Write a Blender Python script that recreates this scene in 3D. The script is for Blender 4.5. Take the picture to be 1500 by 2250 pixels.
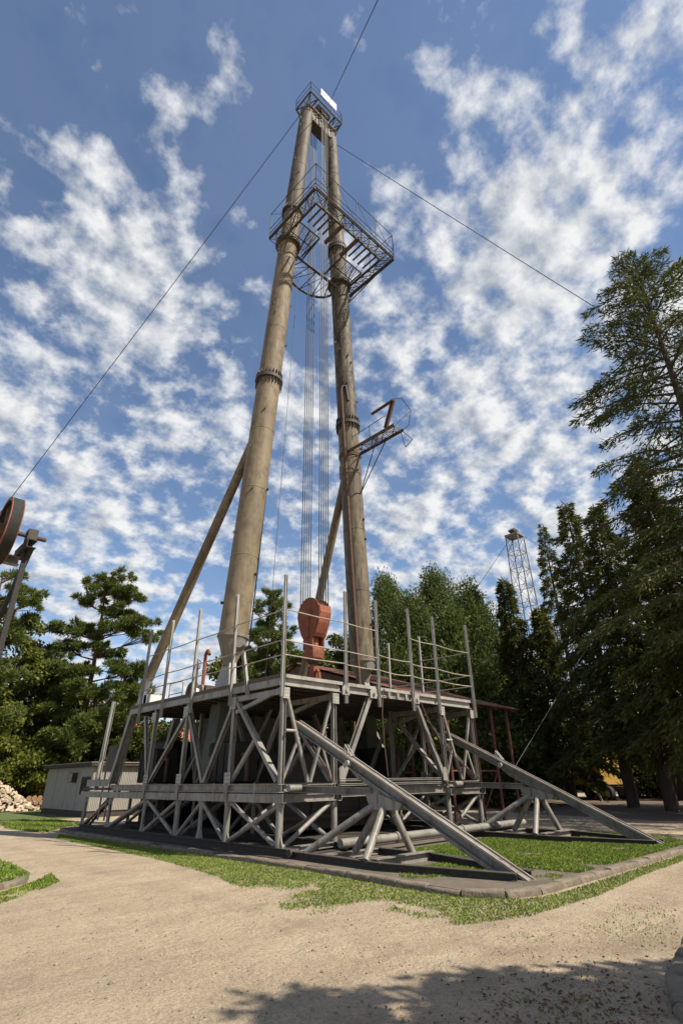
import bpy, math, random
import numpy as np
from mathutils import Vector, Matrix
for o in list(bpy.data.objects): bpy.data.objects.remove(o)
rng = np.random.default_rng(7); random.seed(7)
S = bpy.context.scene; COL = S.collection
rad = math.radians
V = Vector

# ------------------------------------------------------------------ camera
PITCH, ROLL, YAW = rad(26.81), rad(-0.789), rad(45.882)
CAM = V((-9.81, -12.60, 1.65))
fw = V((math.cos(YAW), math.sin(YAW), 0)); rt = V((math.sin(YAW), -math.cos(YAW), 0)); up = V((0, 0, 1))
f3 = fw*math.cos(PITCH) + up*math.sin(PITCH); u3 = -fw*math.sin(PITCH) + up*math.cos(PITCH)
r3 = rt*math.cos(ROLL) + u3*math.sin(ROLL); u4 = -rt*math.sin(ROLL) + u3*math.cos(ROLL)
cd = bpy.data.cameras.new('camera'); cam = bpy.data.objects.new('camera', cd); COL.objects.link(cam)
cam.matrix_world = Matrix(((r3.x, u4.x, -f3.x, CAM.x), (r3.y, u4.y, -f3.y, CAM.y), (r3.z, u4.z, -f3.z, CAM.z), (0, 0, 0, 1)))
cd.sensor_fit = 'VERTICAL'; cd.sensor_height = 36; cd.sensor_width = 24; cd.lens = 1160/2250*36
cd.clip_start = 0.1; cd.clip_end = 2000
S.camera = cam

# ------------------------------------------------------------------ light
SUN_AZ, SUN_EL = rad(116), rad(49)          # azimuth clockwise from the camera's heading
sh = fw*math.cos(SUN_AZ) + rt*math.sin(SUN_AZ)
sun_dir = (sh*math.cos(SUN_EL) + up*math.sin(SUN_EL)).normalized()
ld = bpy.data.lights.new('sun', 'SUN'); ld.energy = 5.0; ld.angle = rad(0.53); ld.color = (1, .92, .78)
lo = bpy.data.objects.new('sun', ld); COL.objects.link(lo); lo.location = (0, 0, 60)
lo.rotation_euler = sun_dir.to_track_quat('Z', 'Y').to_euler()

W = bpy.data.worlds.new('World'); S.world = W; W.use_nodes = True
nt = W.node_tree; N = nt.nodes; L = nt.links; N.clear()
def nd(t, **k):
    n = N.new(t)
    for a, b in k.items(): setattr(n, a, b)
    return n
def mth(op, a, b=None, c=None, clamp=False):
    n = nd('ShaderNodeMath', operation=op); n.use_clamp = clamp
    for i, x in enumerate((a, b, c)):
        if x is None: continue
        if isinstance(x, (int, float)): n.inputs[i].default_value = x
        else: L.new(x, n.inputs[i])
    return n.outputs[0]
tc = nd('ShaderNodeTexCoord'); sx = nd('ShaderNodeSeparateXYZ'); L.new(tc.outputs['Generated'], sx.inputs[0])
zc = mth('MAXIMUM', sx.outputs[2], 0.0)
zp = mth('ADD', zc, .36)
cv = nd('ShaderNodeCombineXYZ'); L.new(mth('DIVIDE', sx.outputs[0], zp), cv.inputs[0]); L.new(mth('DIVIDE', sx.outputs[1], zp), cv.inputs[1])
def wnoise(scale, detail, rough, dist, off):
    mp = nd('ShaderNodeMapping'); mp.inputs[1].default_value = off; L.new(cv.outputs[0], mp.inputs[0])
    n = nd('ShaderNodeTexNoise'); n.inputs['Scale'].default_value = scale; n.inputs['Detail'].default_value = detail
    n.inputs['Roughness'].default_value = rough; n.inputs['Distortion'].default_value = dist; L.new(mp.outputs[0], n.inputs['Vector'])
    return n.outputs[0]
OFF = (2.1, 4.9, 0)
def wvor(scale, off, vec):
    mp = nd('ShaderNodeMapping'); mp.inputs[1].default_value = off; L.new(vec, mp.inputs[0])
    n = nd('ShaderNodeTexVoronoi', feature='SMOOTH_F1'); n.inputs['Scale'].default_value = scale; n.inputs['Smoothness'].default_value = .6; n.inputs['Detail'].default_value = 2; n.inputs['Roughness'].default_value = .5; L.new(mp.outputs[0], n.inputs['Vector'])
    return n.outputs['Distance']
def density(dx, dy):            # cloud thickness over the plane of the cloud deck, sampled at an offset
    a = wnoise(1.15, 3, .5, 0, (OFF[0]+dx, OFF[1]+dy, 0))          # fields and gaps
    b = wnoise(5.2, 4, .55, .15, (OFF[0]+dx+5, OFF[1]+dy, 1))       # single clouds
    c = wnoise(16, 7, .58, .0, (OFF[0]+dx, OFF[1]+dy+9, 2))       # puffs and frayed edges
    s_ = mth('ADD', mth('MULTIPLY', a, .40), mth('MULTIPLY', b, .52))
    return mth('ADD', s_, mth('MULTIPLY', c, .82))
side = None
def axis_dot(v):
    d = nd('ShaderNodeVectorMath', operation='DOT_PRODUCT'); L.new(tc.outputs['Generated'], d.inputs[0]); d.inputs[1].default_value = v
    return d.outputs['Value']
side = axis_dot(tuple(rt))
# cover thickens towards the horizon and towards the sun's side of the sky
bias = mth('ADD', mth('MULTIPLY', side, .09), mth('MULTIPLY', mth('SUBTRACT', .66, zc), .17))
CLOUDS = [(0.115, 0.628, 0.769, 9, 0.15), (0.054, 0.569, 0.821, 7, 0.08), (0.039, 0.501, 0.864, 5, 0.08), (0.218, 0.679, 0.701, 8, 0.13), (0.554, 0.158, 0.818, 10, 0.13), (0.626, 0.039, 0.779, 10, 0.14), (0.458, 0.114, 0.881, 7, 0.08), (0.560, 0.335, 0.757, 7, 0.06), (0.103, 0.823, 0.558, 9, 0.10), (0.713, 0.251, 0.654, 9, 0.07), (0.134, 0.371, 0.919, 12, -0.20), (-0.049, 0.526, 0.849, 9, -0.16), (0.284, 0.234, 0.930, 10, -0.14), (0.241, 0.476, 0.846, 7, -0.13), (0.343, 0.561, 0.754, 6, -0.13), (0.050, 0.698, 0.715, 6, -0.10), (0.448, 0.314, 0.837, 5, -0.05), (0.570, 0.441, 0.694, 5, -0.12), (0.434, 0.571, 0.696, 5, -0.05), (0.120, 0.748, 0.652, 5, -0.08), (0.531, -0.025, 0.847, 7, -0.06)]     # banks and gaps of the cloud deck: direction, angular radius, more or less cloud
for cx_, cy_, cz_, w_, a_ in CLOUDS:
    mp_ = nd('ShaderNodeMapRange'); mp_.interpolation_type = 'SMOOTHSTEP'; L.new(axis_dot((cx_, cy_, cz_)), mp_.inputs[0])
    mp_.inputs[1].default_value = math.cos(rad(w_*1.7)); mp_.inputs[2].default_value = 1; mp_.inputs[4].default_value = a_*.42
    bias = mth('ADD', bias, mp_.outputs[0])
d0 = density(0, 0); d1 = density(.055*sun_dir.x, .055*sun_dir.y)
dens = mth('ADD', d0, bias)
mr = nd('ShaderNodeMapRange'); mr.interpolation_type = 'SMOOTHSTEP'; L.new(dens, mr.inputs[0])
mr.inputs[1].default_value = .775; mr.inputs[2].default_value = 1.06
cover = mth('MAXIMUM', mr.outputs[0], mth('MULTIPLY', wnoise(2.1, 6, .6, .5, (8, 3, 5)), .10))      # a thin veil between the clouds
sk = nd('ShaderNodeTexSky', sky_type='NISHITA'); sk.sun_disc = False; sk.sun_elevation = SUN_EL
sk.sun_rotation = math.atan2(sun_dir.x, sun_dir.y); sk.air_density = 1.0; sk.dust_density = .2; sk.ozone_density = 3.0
shade = nd('ShaderNodeMapRange'); L.new(mth('ADD', mth('MULTIPLY', mth('SUBTRACT', d0, d1), 1.7), mth('MULTIPLY', dens, -.9)), shade.inputs[0])
shade.inputs[1].default_value = -1.12; shade.inputs[2].default_value = -.70
cc = nd('ShaderNodeMix', data_type='RGBA'); L.new(shade.outputs[0], cc.inputs[0])
cc.inputs[6].default_value = (3.3, 3.75, 4.4, 1); cc.inputs[7].default_value = (7.6, 7.65, 7.7, 1)
mx = nd('ShaderNodeMix', data_type='RGBA'); L.new(cover, mx.inputs[0]); hsv = nd('ShaderNodeHueSaturation'); hsv.inputs['Saturation'].default_value = 1.03; hsv.inputs['Value'].default_value = 1.24; L.new(sk.outputs[0], hsv.inputs['Color']); L.new(hsv.outputs[0], mx.inputs[6]); L.new(cc.outputs[2], mx.inputs[7])
bg = nd('ShaderNodeBackground'); bg.inputs[1].default_value = .081; L.new(mx.outputs[2], bg.inputs[0])
wo = nd('ShaderNodeOutputWorld'); L.new(bg.outputs[0], wo.inputs[0])
S.view_settings.view_transform = 'Standard'; S.view_settings.look = 'None'; S.view_settings.exposure = 0.55; S.view_settings.gamma = 1
S.view_settings.use_curve_mapping = False
S.render.engine = 'CYCLES'

# ------------------------------------------------------------------ materials
MATS = {}
def material(name, c1, c2=None, scale=6, rough=.7, bump=.15, c3=None, c3amt=.5, stretch=(1, 1, 1), metal=0, c3scale=None, detail=6, bscale=None, transl=0, island=0):
    m = bpy.data.materials.new(name); m.use_nodes = True; t = m.node_tree; n = t.nodes; l = t.links
    b = n['Principled BSDF']; b.inputs['Roughness'].default_value = rough; b.inputs['Metallic'].default_value = metal
    co = n.new('ShaderNodeTexCoord'); mp = n.new('ShaderNodeMapping'); mp.inputs['Scale'].default_value = stretch
    l.new(co.outputs['Object'], mp.inputs[0])
    no = n.new('ShaderNodeTexNoise'); no.inputs['Scale'].default_value = scale; no.inputs['Detail'].default_value = detail; no.inputs['Roughness'].default_value = .62
    l.new(mp.outputs[0], no.inputs['Vector'])
    rp = n.new('ShaderNodeMapRange'); rp.inputs[1].default_value = .33; rp.inputs[2].default_value = .67; l.new(no.outputs[0], rp.inputs[0])
    mi = n.new('ShaderNodeMix'); mi.data_type = 'RGBA'; l.new(rp.outputs[0], mi.inputs[0])
    mi.inputs[6].default_value = (*c1, 1); mi.inputs[7].default_value = (*(c2 or c1), 1)
    out = mi.outputs[2]
    if c3:
        n3 = n.new('ShaderNodeTexNoise'); n3.inputs['Scale'].default_value = c3scale or scale*2.7; n3.inputs['Detail'].default_value = 8; n3.inputs['Roughness'].default_value = .7
        mp3 = n.new('ShaderNodeMapping'); mp3.inputs['Scale'].default_value = stretch; mp3.inputs['Location'].default_value = (3, 1, 5); l.new(co.outputs['Object'], mp3.inputs[0]); l.new(mp3.outputs[0], n3.inputs['Vector'])
        r3_ = n.new('ShaderNodeMapRange'); r3_.inputs[1].default_value = .72-.3*c3amt; r3_.inputs[2].default_value = .8-.22*c3amt; l.new(n3.outputs[0], r3_.inputs[0])
        m3 = n.new('ShaderNodeMix'); m3.data_type = 'RGBA'; l.new(r3_.outputs[0], m3.inputs[0]); l.new(out, m3.inputs[6]); m3.inputs[7].default_value = (*c3, 1)
        out = m3.outputs[2]
    if island:
        ge = n.new('ShaderNodeNewGeometry'); hs = n.new('ShaderNodeHueSaturation')
        a = n.new('ShaderNodeMapRange'); l.new(ge.outputs['Random Per Island'], a.inputs[0]); a.inputs[3].default_value = 1-island; a.inputs[4].default_value = 1+island
        h = n.new('ShaderNodeMapRange'); l.new(ge.outputs['Random Per Island'], h.inputs[0]); h.inputs[3].default_value = .52; h.inputs[4].default_value = .485
        l.new(a.outputs[0], hs.inputs['Value']); l.new(h.outputs[0], hs.inputs['Hue']); l.new(out, hs.inputs['Color']); out = hs.outputs[0]
    l.new(out, b.inputs['Base Color'])
    if transl: b.inputs['Specular IOR Level'].default_value = .22
    if bump:
        nb = n.new('ShaderNodeTexNoise'); nb.inputs['Scale'].default_value = bscale or scale*5; nb.inputs['Detail'].default_value = 6; l.new(mp.outputs[0], nb.inputs['Vector'])
        bp = n.new('ShaderNodeBump'); bp.inputs['Strength'].default_value = bump; bp.inputs['Distance'].default_value = .02
        l.new(nb.outputs[0], bp.inputs['Height']); l.new(bp.outputs[0], b.inputs['Normal'])
    if transl:
        tr = n.new('ShaderNodeBsdfTranslucent'); l.new(out, tr.inputs[0]); ms = n.new('ShaderNodeMixShader'); ms.inputs[0].default_value = transl
        l.new(b.outputs[0], ms.inputs[1]); l.new(tr.outputs[0], ms.inputs[2]); l.new(ms.outputs[0], n['Material Output'].inputs[0])
    MATS[name] = m
    return m
material('grey_paint', (.265, .252, .228), (.150, .140, .124), 2.2, .5, .15, (.115, .056, .030), .64, (1, 1, .28), c3scale=7)
material('light_grey_paint', (.36, .345, .315), (.22, .208, .187), 2.6, .45, .12, (.10, .06, .04), .46, (1, 1, .35), c3scale=7)
def mast_material(name, tan, dull, stain, stain_at, pale=None):
    # weathered paint: broad fading, cloudy mottling, run-down streaks, small rust spots, worn pale patches
    m = bpy.data.materials.new(name); m.use_nodes = True; t = m.node_tree; n = t.nodes; l = t.links; b = n['Principled BSDF']; b.inputs['Roughness'].default_value = .68; b.inputs['Specular IOR Level'].default_value = .3
    co = n.new('ShaderNodeTexCoord')
    def ns(sc, de, st, ro=.65, lo=0., hi=1., off=0):
        mp = n.new('ShaderNodeMapping'); mp.inputs['Scale'].default_value = st; mp.inputs['Location'].default_value = (off, off*.7, off*1.3); l.new(co.outputs['Object'], mp.inputs[0])
        k = n.new('ShaderNodeTexNoise'); k.inputs['Scale'].default_value = sc; k.inputs['Detail'].default_value = de; k.inputs['Roughness'].default_value = ro; l.new(mp.outputs[0], k.inputs['Vector'])
        r_ = n.new('ShaderNodeMapRange'); r_.inputs[1].default_value = lo; r_.inputs[2].default_value = hi; l.new(k.outputs[0], r_.inputs[0]); return r_.outputs[0], k.outputs[0]
    def mix(f, a_, c_):
        k = n.new('ShaderNodeMix'); k.data_type = 'RGBA'; l.new(f, k.inputs[0])
        for i, q in ((6, a_), (7, c_)):
            if isinstance(q, tuple): k.inputs[i].default_value = (*q, 1)
            else: l.new(q, k.inputs[i])
        return k.outputs[2]
    c = mix(ns(.5, 3, (1, 1, 1), lo=.38, hi=.62)[0], tan, dull)
    c = mix(ns(3.2, 8, (1, 1, .55), .72, .47, .66, 3)[0], c, tuple(x*.62 for x in dull))
    c = mix(ns(7, 6, (1, 1, .07), .6, stain_at, stain_at+.12, 7)[0], c, stain)
    c = mix(ns(2.2, 8, (1, 1, .5), .75, stain_at+.02, stain_at+.10, 11)[0], c, stain)
    if pale: c = mix(ns(3.5, 8, (1, 1, .5), .75, .60, .70, 17)[0], c, pale)
    c = mix(ns(9, 4, (1, 1, .35), .6, .70, .74, 23)[0], c, (.15, .05, .02))
    l.new(c, b.inputs['Base Color'])
    bp = n.new('ShaderNodeBump'); bp.inputs['Strength'].default_value = .2; bp.inputs['Distance'].default_value = .02; l.new(ns(14, 6, (1, 1, .5))[1], bp.inputs['Height']); l.new(bp.outputs[0], b.inputs['Normal'])
    MATS[name] = m
mast_material('mast_paint', (.225, .175, .110), (.165, .129, .083), (.10, .070, .042), .60)
mast_material('mast_paint_mid', (.20, .155, .098), (.14, .108, .069), (.075, .055, .036), .56)
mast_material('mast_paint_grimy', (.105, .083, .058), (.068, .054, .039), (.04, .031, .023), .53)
mast_material('mast_paint_dull', (.19, .152, .102), (.125, .10, .068), (.055, .043, .031), .54)
mast_material('mast_paint_mouldy', (.15, .122, .083), (.085, .070, .05), (.03, .025, .02), .50, (.30, .27, .23))
material('cone_paint', (.21, .182, .135), (.13, .112, .083), 4, .7, .15, (.09, .07, .05), .4, (1, 1, .3))
material('rust_red', (.29, .085, .040), (.17, .050, .025), 3, .75, .25, (.075, .028, .018), .6, (1, 1, .35))
material('rust_brown', (.12, .065, .042), (.06, .036, .026), 5, .85, .25, (.20, .09, .05), .3)
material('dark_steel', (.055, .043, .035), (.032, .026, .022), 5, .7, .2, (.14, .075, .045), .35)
material('skid_rust', (.07, .058, .05), (.04, .034, .03), 6, .85, .25, (.11, .07, .045), .4)
material('near_black', (.022, .019, .016), (.012, .011, .010), 4, .75, .3, (.04, .028, .02), .4)  # near-black, puts interior shade into the fillers; dark steel on the pulley frame
material('cable', (.018, .016, .015), (.03, .026, .024), 40, .6, 0)
material('guy_steel', (.16, .155, .15), (.10, .10, .10), 40, .5, 0)
material('rail_pipe', (.36, .32, .27), (.22, .18, .14), 4, .5, .1, (.15, .085, .05), .45)
material('deck_wood', (.115, .09, .068), (.06, .048, .038), 5, .9, .4, (.03, .026, .022), .4, (.25, 3, 3))
material('roof_rust', (.17, .070, .038), (.10, .045, .028), 1.6, .85, .15, (.055, .032, .024), .42, (1, .4, 1), c3scale=2)
material('red_post', (.17, .055, .036), (.10, .038, .028), 4, .8, .2)
material('sign_white', (.44, .41, .39), (.38, .32, .30), 2.5, .6, .05, (.36, .19, .16), .55, c3scale=5)
material('green_housing', (.085, .095, .07), (.05, .058, .045), 3, .6, .15, (.04, .03, .022), .4)
material('cabin_wall', (.29, .27, .24), (.23, .213, .188), 2, .75, .08, (.17, .15, .13), .3)
material('cabin_dark', (.05, .035, .028), (.03, .022, .018), 5, .8, .1)
material('glass_dark', (.02, .022, .024), (.03, .032, .03), 2, .08, 0)
material('white_paint', (.7, .69, .66), (.58, .57, .54), 4, .5, .1, (.25, .2, .15), .25)
material('orange_tile', (.40, .14, .07), (.28, .09, .05), 4, .85, .2)
material('plaster_yellow', (.55, .44, .22), (.46, .37, .19), 2, .85, .1)
material('yellow_paint', (.55, .33, .06), (.42, .24, .05), 3, .5, .08, (.15, .07, .03), .35)
material('blue_paint', (.05, .12, .25), (.035, .085, .18), 3, .45, .08)
material('black_rubber', (.012, .011, .010), (.022, .020, .018), 8, .85, .2)
material('concrete_kerb', (.225, .18, .132), (.115, .093, .069), 3.2, .95, .9, (.06, .058, .036), .55, bscale=26)
material('bark', (.085, .06, .045), (.045, .033, .026), 6, .95, .7, stretch=(1, 1, .3))
material('bark_pine', (.17, .075, .042), (.075, .042, .03), 3, .95, .7, stretch=(1, 1, .35))
material('wood_split', (.52, .43, .33), (.36, .26, .18), 9, .9, .3, island=.3)
material('wood_end', (.34, .19, .09), (.20, .11, .06), 9, .9, .3, island=.3)
material('leaf_pine', (0.143, 0.175, 0.042), (0.080, 0.108, 0.027), .8, .5, 0, transl=.3, island=.35)
material('leaf_spruce', (0.106, 0.108, 0.022), (0.058, 0.066, 0.014), .5, .5, 0, transl=.3, island=.4)
material('leaf_bigtree', (0.093, 0.105, 0.024), (0.051, 0.066, 0.016), .6, .5, 0, c3=(.14, .115, .04), c3amt=.12, transl=.3, island=.4)
material('leaf_broad', (.175, .190, .034), (.105, .125, .024), .7, .5, 0, transl=.4, island=.3)
material('leaf_feather', (.118, .148, .036), (.072, .098, .026), .6, .5, 0, transl=.4, island=.3)
material('leaf_dark', (0.090, 0.098, 0.019), (0.051, 0.062, 0.013), .6, .5, 0, transl=.3, island=.35)
material('grass', (.20, .255, .042), (.13, .19, .030), 1.2, .55, 0, c3=(.29, .25, .10), c3amt=.48, c3scale=1.5, transl=.25, island=.3)
material('dry_leaf', (.16, .075, .035), (.09, .045, .025), 3, .8, 0, island=.4)
material('stone', (.30, .245, .18), (.19, .155, .115), 4, .9, .2, island=.35)
material('soil', (.155, .125, .09), (.09, .074, .055), 1.8, .95, .8, (.22, .185, .135), .35, bscale=22)
material('painted_shade_soil', (.032, .026, .021), (.055, .045, .036), 2.5, .9, .6, (.02, .017, .014), .4, bscale=18)  # soil colour darkened to carry the shade under the rig
material('shaded_litter', (.15, .105, .07), (.085, .062, .044), 1.2, .95, .6, (.22, .165, .11), .3, bscale=15)  # brown litter, dark tone partly standing in for tree shade
material('lawn', (.10, .13, .035), (.065, .085, .025), 1.3, .95, .8, (.15, .12, .07), .35, bscale=20)
# gravel: fine stones, drier and damper patches, wheel-worn pale streaks
def gravel():
    m = bpy.data.materials.new('gravel'); m.use_nodes = True; t = m.node_tree; n = t.nodes; l = t.links; b = n['Principled BSDF']; b.inputs['Roughness'].default_value = .95
    co = n.new('ShaderNodeTexCoord')
    def ns(sc, de, ro=.6):
        k = n.new('ShaderNodeTexNoise'); k.inputs['Scale'].default_value = sc; k.inputs['Detail'].default_value = de; k.inputs['Roughness'].default_value = ro; l.new(co.outputs['Object'], k.inputs['Vector']); return k.outputs[0]
    def rg(x, a, c):
        k = n.new('ShaderNodeMapRange'); k.inputs[1].default_value = a; k.inputs[2].default_value = c; l.new(x, k.inputs[0]); return k.outputs[0]
    def mix(fc, a, c):
        k = n.new('ShaderNodeMix'); k.data_type = 'RGBA'; l.new(fc, k.inputs[0])
        for i, q in ((6, a), (7, c)):
            if isinstance(q, tuple): k.inputs[i].default_value = (*q, 1)
            else: l.new(q, k.inputs[i])
        return k.outputs[2]
    c = mix(rg(ns(.45, 5), .35, .65), (.415, .325, .222), (.345, .265, .178))
    c = mix(rg(ns(.22, 6, .65), .56, .70), c, (.245, .188, .128))
    c = mix(rg(ns(1.6, 8, .7), .57, .74), c, (.225, .175, .12))
    c = mix(rg(ns(9, 6, .75), .60, .70), c, (.19, .148, .105))
    c = mix(rg(ns(38, 3, .7), .56, .70), c, (.46, .385, .285))
    c = mix(rg(ns(55, 3, .7), .58, .72), c, (.12, .098, .073))
    mp = n.new('ShaderNodeMapping'); mp.inputs['Rotation'].default_value = (0, 0, rad(-62)); mp.inputs['Scale'].default_value = (.22, .9, 1); l.new(co.outputs['Object'], mp.inputs[0])
    tr = n.new('ShaderNodeTexNoise'); tr.inputs['Scale'].default_value = 1.0; tr.inputs['Detail'].default_value = 5; tr.inputs['Distortion'].default_value = .6; l.new(mp.outputs[0], tr.inputs['Vector'])
    c = mix(rg(tr.outputs[0], .50, .80), c, (.265, .20, .132)); c = mix(rg(tr.outputs[0], .48, .22), c, (.44, .355, .25))
    # wheel tracks: two worn bands running round the kerbed island
    sp_ = n.new('ShaderNodeSeparateXYZ'); l.new(co.outputs['Object'], sp_.inputs[0])
    def mt(op, a_, b_=None):
        k = n.new('ShaderNodeMath'); k.operation = op
        for i, q in enumerate((a_, b_)):
            if q is None: continue
            if isinstance(q, (int, float)): k.inputs[i].default_value = q
            else: l.new(q, k.inputs[i])
        return k.outputs[0]
    dx_ = mt('MINIMUM', mt('SUBTRACT', sp_.outputs[0], .35), 0); dy_ = mt('MINIMUM', mt('ADD', sp_.outputs[1], 5.85), 0)
    dist = mt('ADD', mt('SQRT', mt('ADD', mt('MULTIPLY', dx_, dx_), mt('MULTIPLY', dy_, dy_))), mt('MULTIPLY', mt('SUBTRACT', ns(.55, 3), .5), 1.1))
    band = lambda at, w: rg(mt('ABSOLUTE', mt('SUBTRACT', dist, at)), w, w*.25)
    wheel = mt('MULTIPLY', mt('MAXIMUM', mt('MAXIMUM', band(3.3, .42), band(4.9, .42)), band(6.0, .3)), rg(ns(2.2, 5, .7), .34, .62))
    c = mix(mt('MULTIPLY', wheel, .75), c, (.40, .315, .215))
    ridge = mt('MULTIPLY', mt('MAXIMUM', band(4.1, .35), band(2.6, .4)), rg(ns(1.5, 7, .75), .45, .66))
    c = mix(mt('MULTIPLY', ridge, .6), c, (.205, .155, .105))
    vo = n.new('ShaderNodeTexVoronoi'); vo.inputs['Scale'].default_value = 45; l.new(co.outputs['Object'], vo.inputs['Vector'])
    hv = n.new('ShaderNodeHueSaturation'); l.new(c, hv.inputs['Color']); sp = n.new('ShaderNodeSeparateColor'); l.new(vo.outputs['Color'], sp.inputs[0])
    k = n.new('ShaderNodeMapRange'); l.new(sp.outputs[0], k.inputs[0]); k.inputs[3].default_value = .80; k.inputs[4].default_value = 1.16; l.new(k.outputs[0], hv.inputs['Value'])
    l.new(hv.outputs[0], b.inputs['Base Color'])
    ad = n.new('ShaderNodeMath'); ad.operation = 'ADD'; l.new(ns(30, 6, .7), ad.inputs[0]); mu = n.new('ShaderNodeMath'); mu.operation = 'MULTIPLY'; l.new(ns(3, 4), mu.inputs[0]); mu.inputs[1].default_value = 2.; l.new(mt('SUBTRACT', mu.outputs[0], mt('MULTIPLY', wheel, 1.1)), ad.inputs[1])
    bp = n.new('ShaderNodeBump'); bp.inputs['Strength'].default_value = .9; bp.inputs['Distance'].default_value = .04; l.new(ad.outputs[0], bp.inputs['Height']); l.new(bp.outputs[0], b.inputs['Normal'])
    MATS['gravel'] = m
gravel()

# ------------------------------------------------------------------ mesh helpers
def frame(p, q, upv=(0, 0, 1)):
    a = (q-p).normalized(); u = V(upv)
    if abs(a.dot(u)) > .98: u = V((0, 1, 0)) if abs(a.y) < .9 else V((1, 0, 0))
    s = a.cross(u).normalized(); return a, s, s.cross(a).normalized()
def H(w, h, t=.02):         # rolled H section
    w /= 2; h /= 2; k = t/2
    return [(-w, -h), (w, -h), (w, -h+t), (k, -h+t), (k, h-t), (w, h-t), (w, h), (-w, h), (-w, h-t), (-k, h-t), (-k, -h+t), (-w, -h+t)]
def U(w, h, t=.02):         # channel
    w /= 2; h /= 2
    return [(-w, -h), (w, -h), (w, -h+t), (-w+t, -h+t), (-w+t, h-t), (w, h-t), (w, h), (-w, h)]
def Rc(w, h): w /= 2; h /= 2; return [(-w, -h), (w, -h), (w, h), (-w, h)]
class MB:
    def __init__(s): s.v = []; s.f = []
    def ext(s, p, q, prof, upv=(0, 0, 1), prof2=None):
        p = V(p); q = V(q); a, sd, u = frame(p, q, upv); i = len(s.v); n = len(prof)
        for c, pr in ((p, prof), (q, prof2 or prof)):
            for x, y in pr: s.v.append(c + sd*x + u*y)
        for k in range(n): s.f.append((i+k, i+(k+1) % n, i+n+(k+1) % n, i+n+k))
        s.f.append(tuple(range(i+n-1, i-1, -1))); s.f.append(tuple(range(i+n, i+2*n))); return s
    def tube(s, p, q, r, r2=None, n=10):
        c = [(math.cos(k*2*math.pi/n), math.sin(k*2*math.pi/n)) for k in range(n)]; r2 = r if r2 is None else r2
        return s.ext(p, q, [(x*r, y*r) for x, y in c], (0, 0, 1), [(x*r2, y*r2) for x, y in c])
    def path(s, pts, r, n=8):
        for a, b in zip(pts[:-1], pts[1:]): s.tube(a, b, r, n=n)
        return s
    def box(s, lo, hi):
        x0, y0, z0 = lo; x1, y1, z1 = hi
        return s.ext((x0, (y0+y1)/2, (z0+z1)/2), (x1, (y0+y1)/2, (z0+z1)/2), Rc(y1-y0, z1-z0))
    def poly(s, pts, thick, axis=(1, 0, 0)):    # prism of a polygon, thickness along axis (pts wound so)
        i = len(s.v); n = len(pts); a = V(axis)*thick/2
        for sg in (-1, 1):
            for p in pts: s.v.append(V(p)+a*sg)
        for k in range(n): s.f.append((i+k, i+(k+1) % n, i+n+(k+1) % n, i+n+k))
        s.f.append(tuple(range(i+n-1, i-1, -1))); s.f.append(tuple(range(i+n, i+2*n))); return s
    def lathe(s, p, q, prof, n=28):     # prof: (t along p->q, radius)
        p = V(p); q = V(q); a, sd, u = frame(p, q); i = len(s.v)
        for t, r in prof:
            c = p+(q-p)*t
            for k in range(n):
                an = 2*math.pi*k/n; s.v.append(c+sd*(r*math.cos(an))+u*(r*math.sin(an)))
        for j in range(len(prof)-1):
            for k in range(n): s.f.append((i+j*n+k, i+j*n+(k+1) % n, i+(j+1)*n+(k+1) % n, i+(j+1)*n+k))
        m = len(prof)-1
        s.f.append(tuple(range(i+n-1, i-1, -1))); s.f.append(tuple(range(i+m*n, i+m*n+n))); return s
ORG = {}
def link(me, name, mat, parent=None):
    o = bpy.data.objects.new(name, me); COL.objects.link(o)
    if mat: me.materials.append(MATS[mat])
    if parent: o.parent = parent
    return o
def obj(name, mb, mat, parent=None, smooth=40, org=None):
    off = V(ORG[parent.name]) if parent else V(org or (0, 0, 0))
    me = bpy.data.meshes.new(name); me.from_pydata([tuple(v-off) for v in mb.v], [], mb.f)
    import bmesh
    bm = bmesh.new(); bm.from_mesh(me); bmesh.ops.recalc_face_normals(bm, faces=bm.faces); bm.to_mesh(me); bm.free()
    if smooth:
        me.polygons.foreach_set('use_smooth', [True]*len(me.polygons)); me.set_sharp_from_angle(angle=rad(smooth))
    o = link(me, name, mat, parent)
    if not parent: o.location = off
    ORG[o.name] = tuple(off)
    return o
def tag(o, label=None, cat=None, group=None, kind=None):
    if label: o['label'] = label
    if cat: o['category'] = cat
    if group: o['group'] = group
    if kind: o['kind'] = kind
    return o
def thing(name, label, cat, loc=(0, 0, 0), group=None):
    o = bpy.data.objects.new(name, None); COL.objects.link(o); o.location = loc; o.empty_display_size = .3; ORG[o.name] = tuple(loc)
    return tag(o, label, cat, group)
def quads(name, v, nq, mat, parent=None, per=4):        # v: (n*per,3) array, one face per `per` vertices
    me = bpy.data.meshes.new(name); me.vertices.add(len(v)); me.vertices.foreach_set('co', np.asarray(v, np.float32).ravel())
    me.loops.add(nq*per); me.loops.foreach_set('vertex_index', np.arange(nq*per, dtype=np.int32))
    me.polygons.add(nq); me.polygons.foreach_set('loop_start', np.arange(0, nq*per, per, dtype=np.int32))
    me.update(calc_edges=True)
    return link(me, name, mat, parent)

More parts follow.
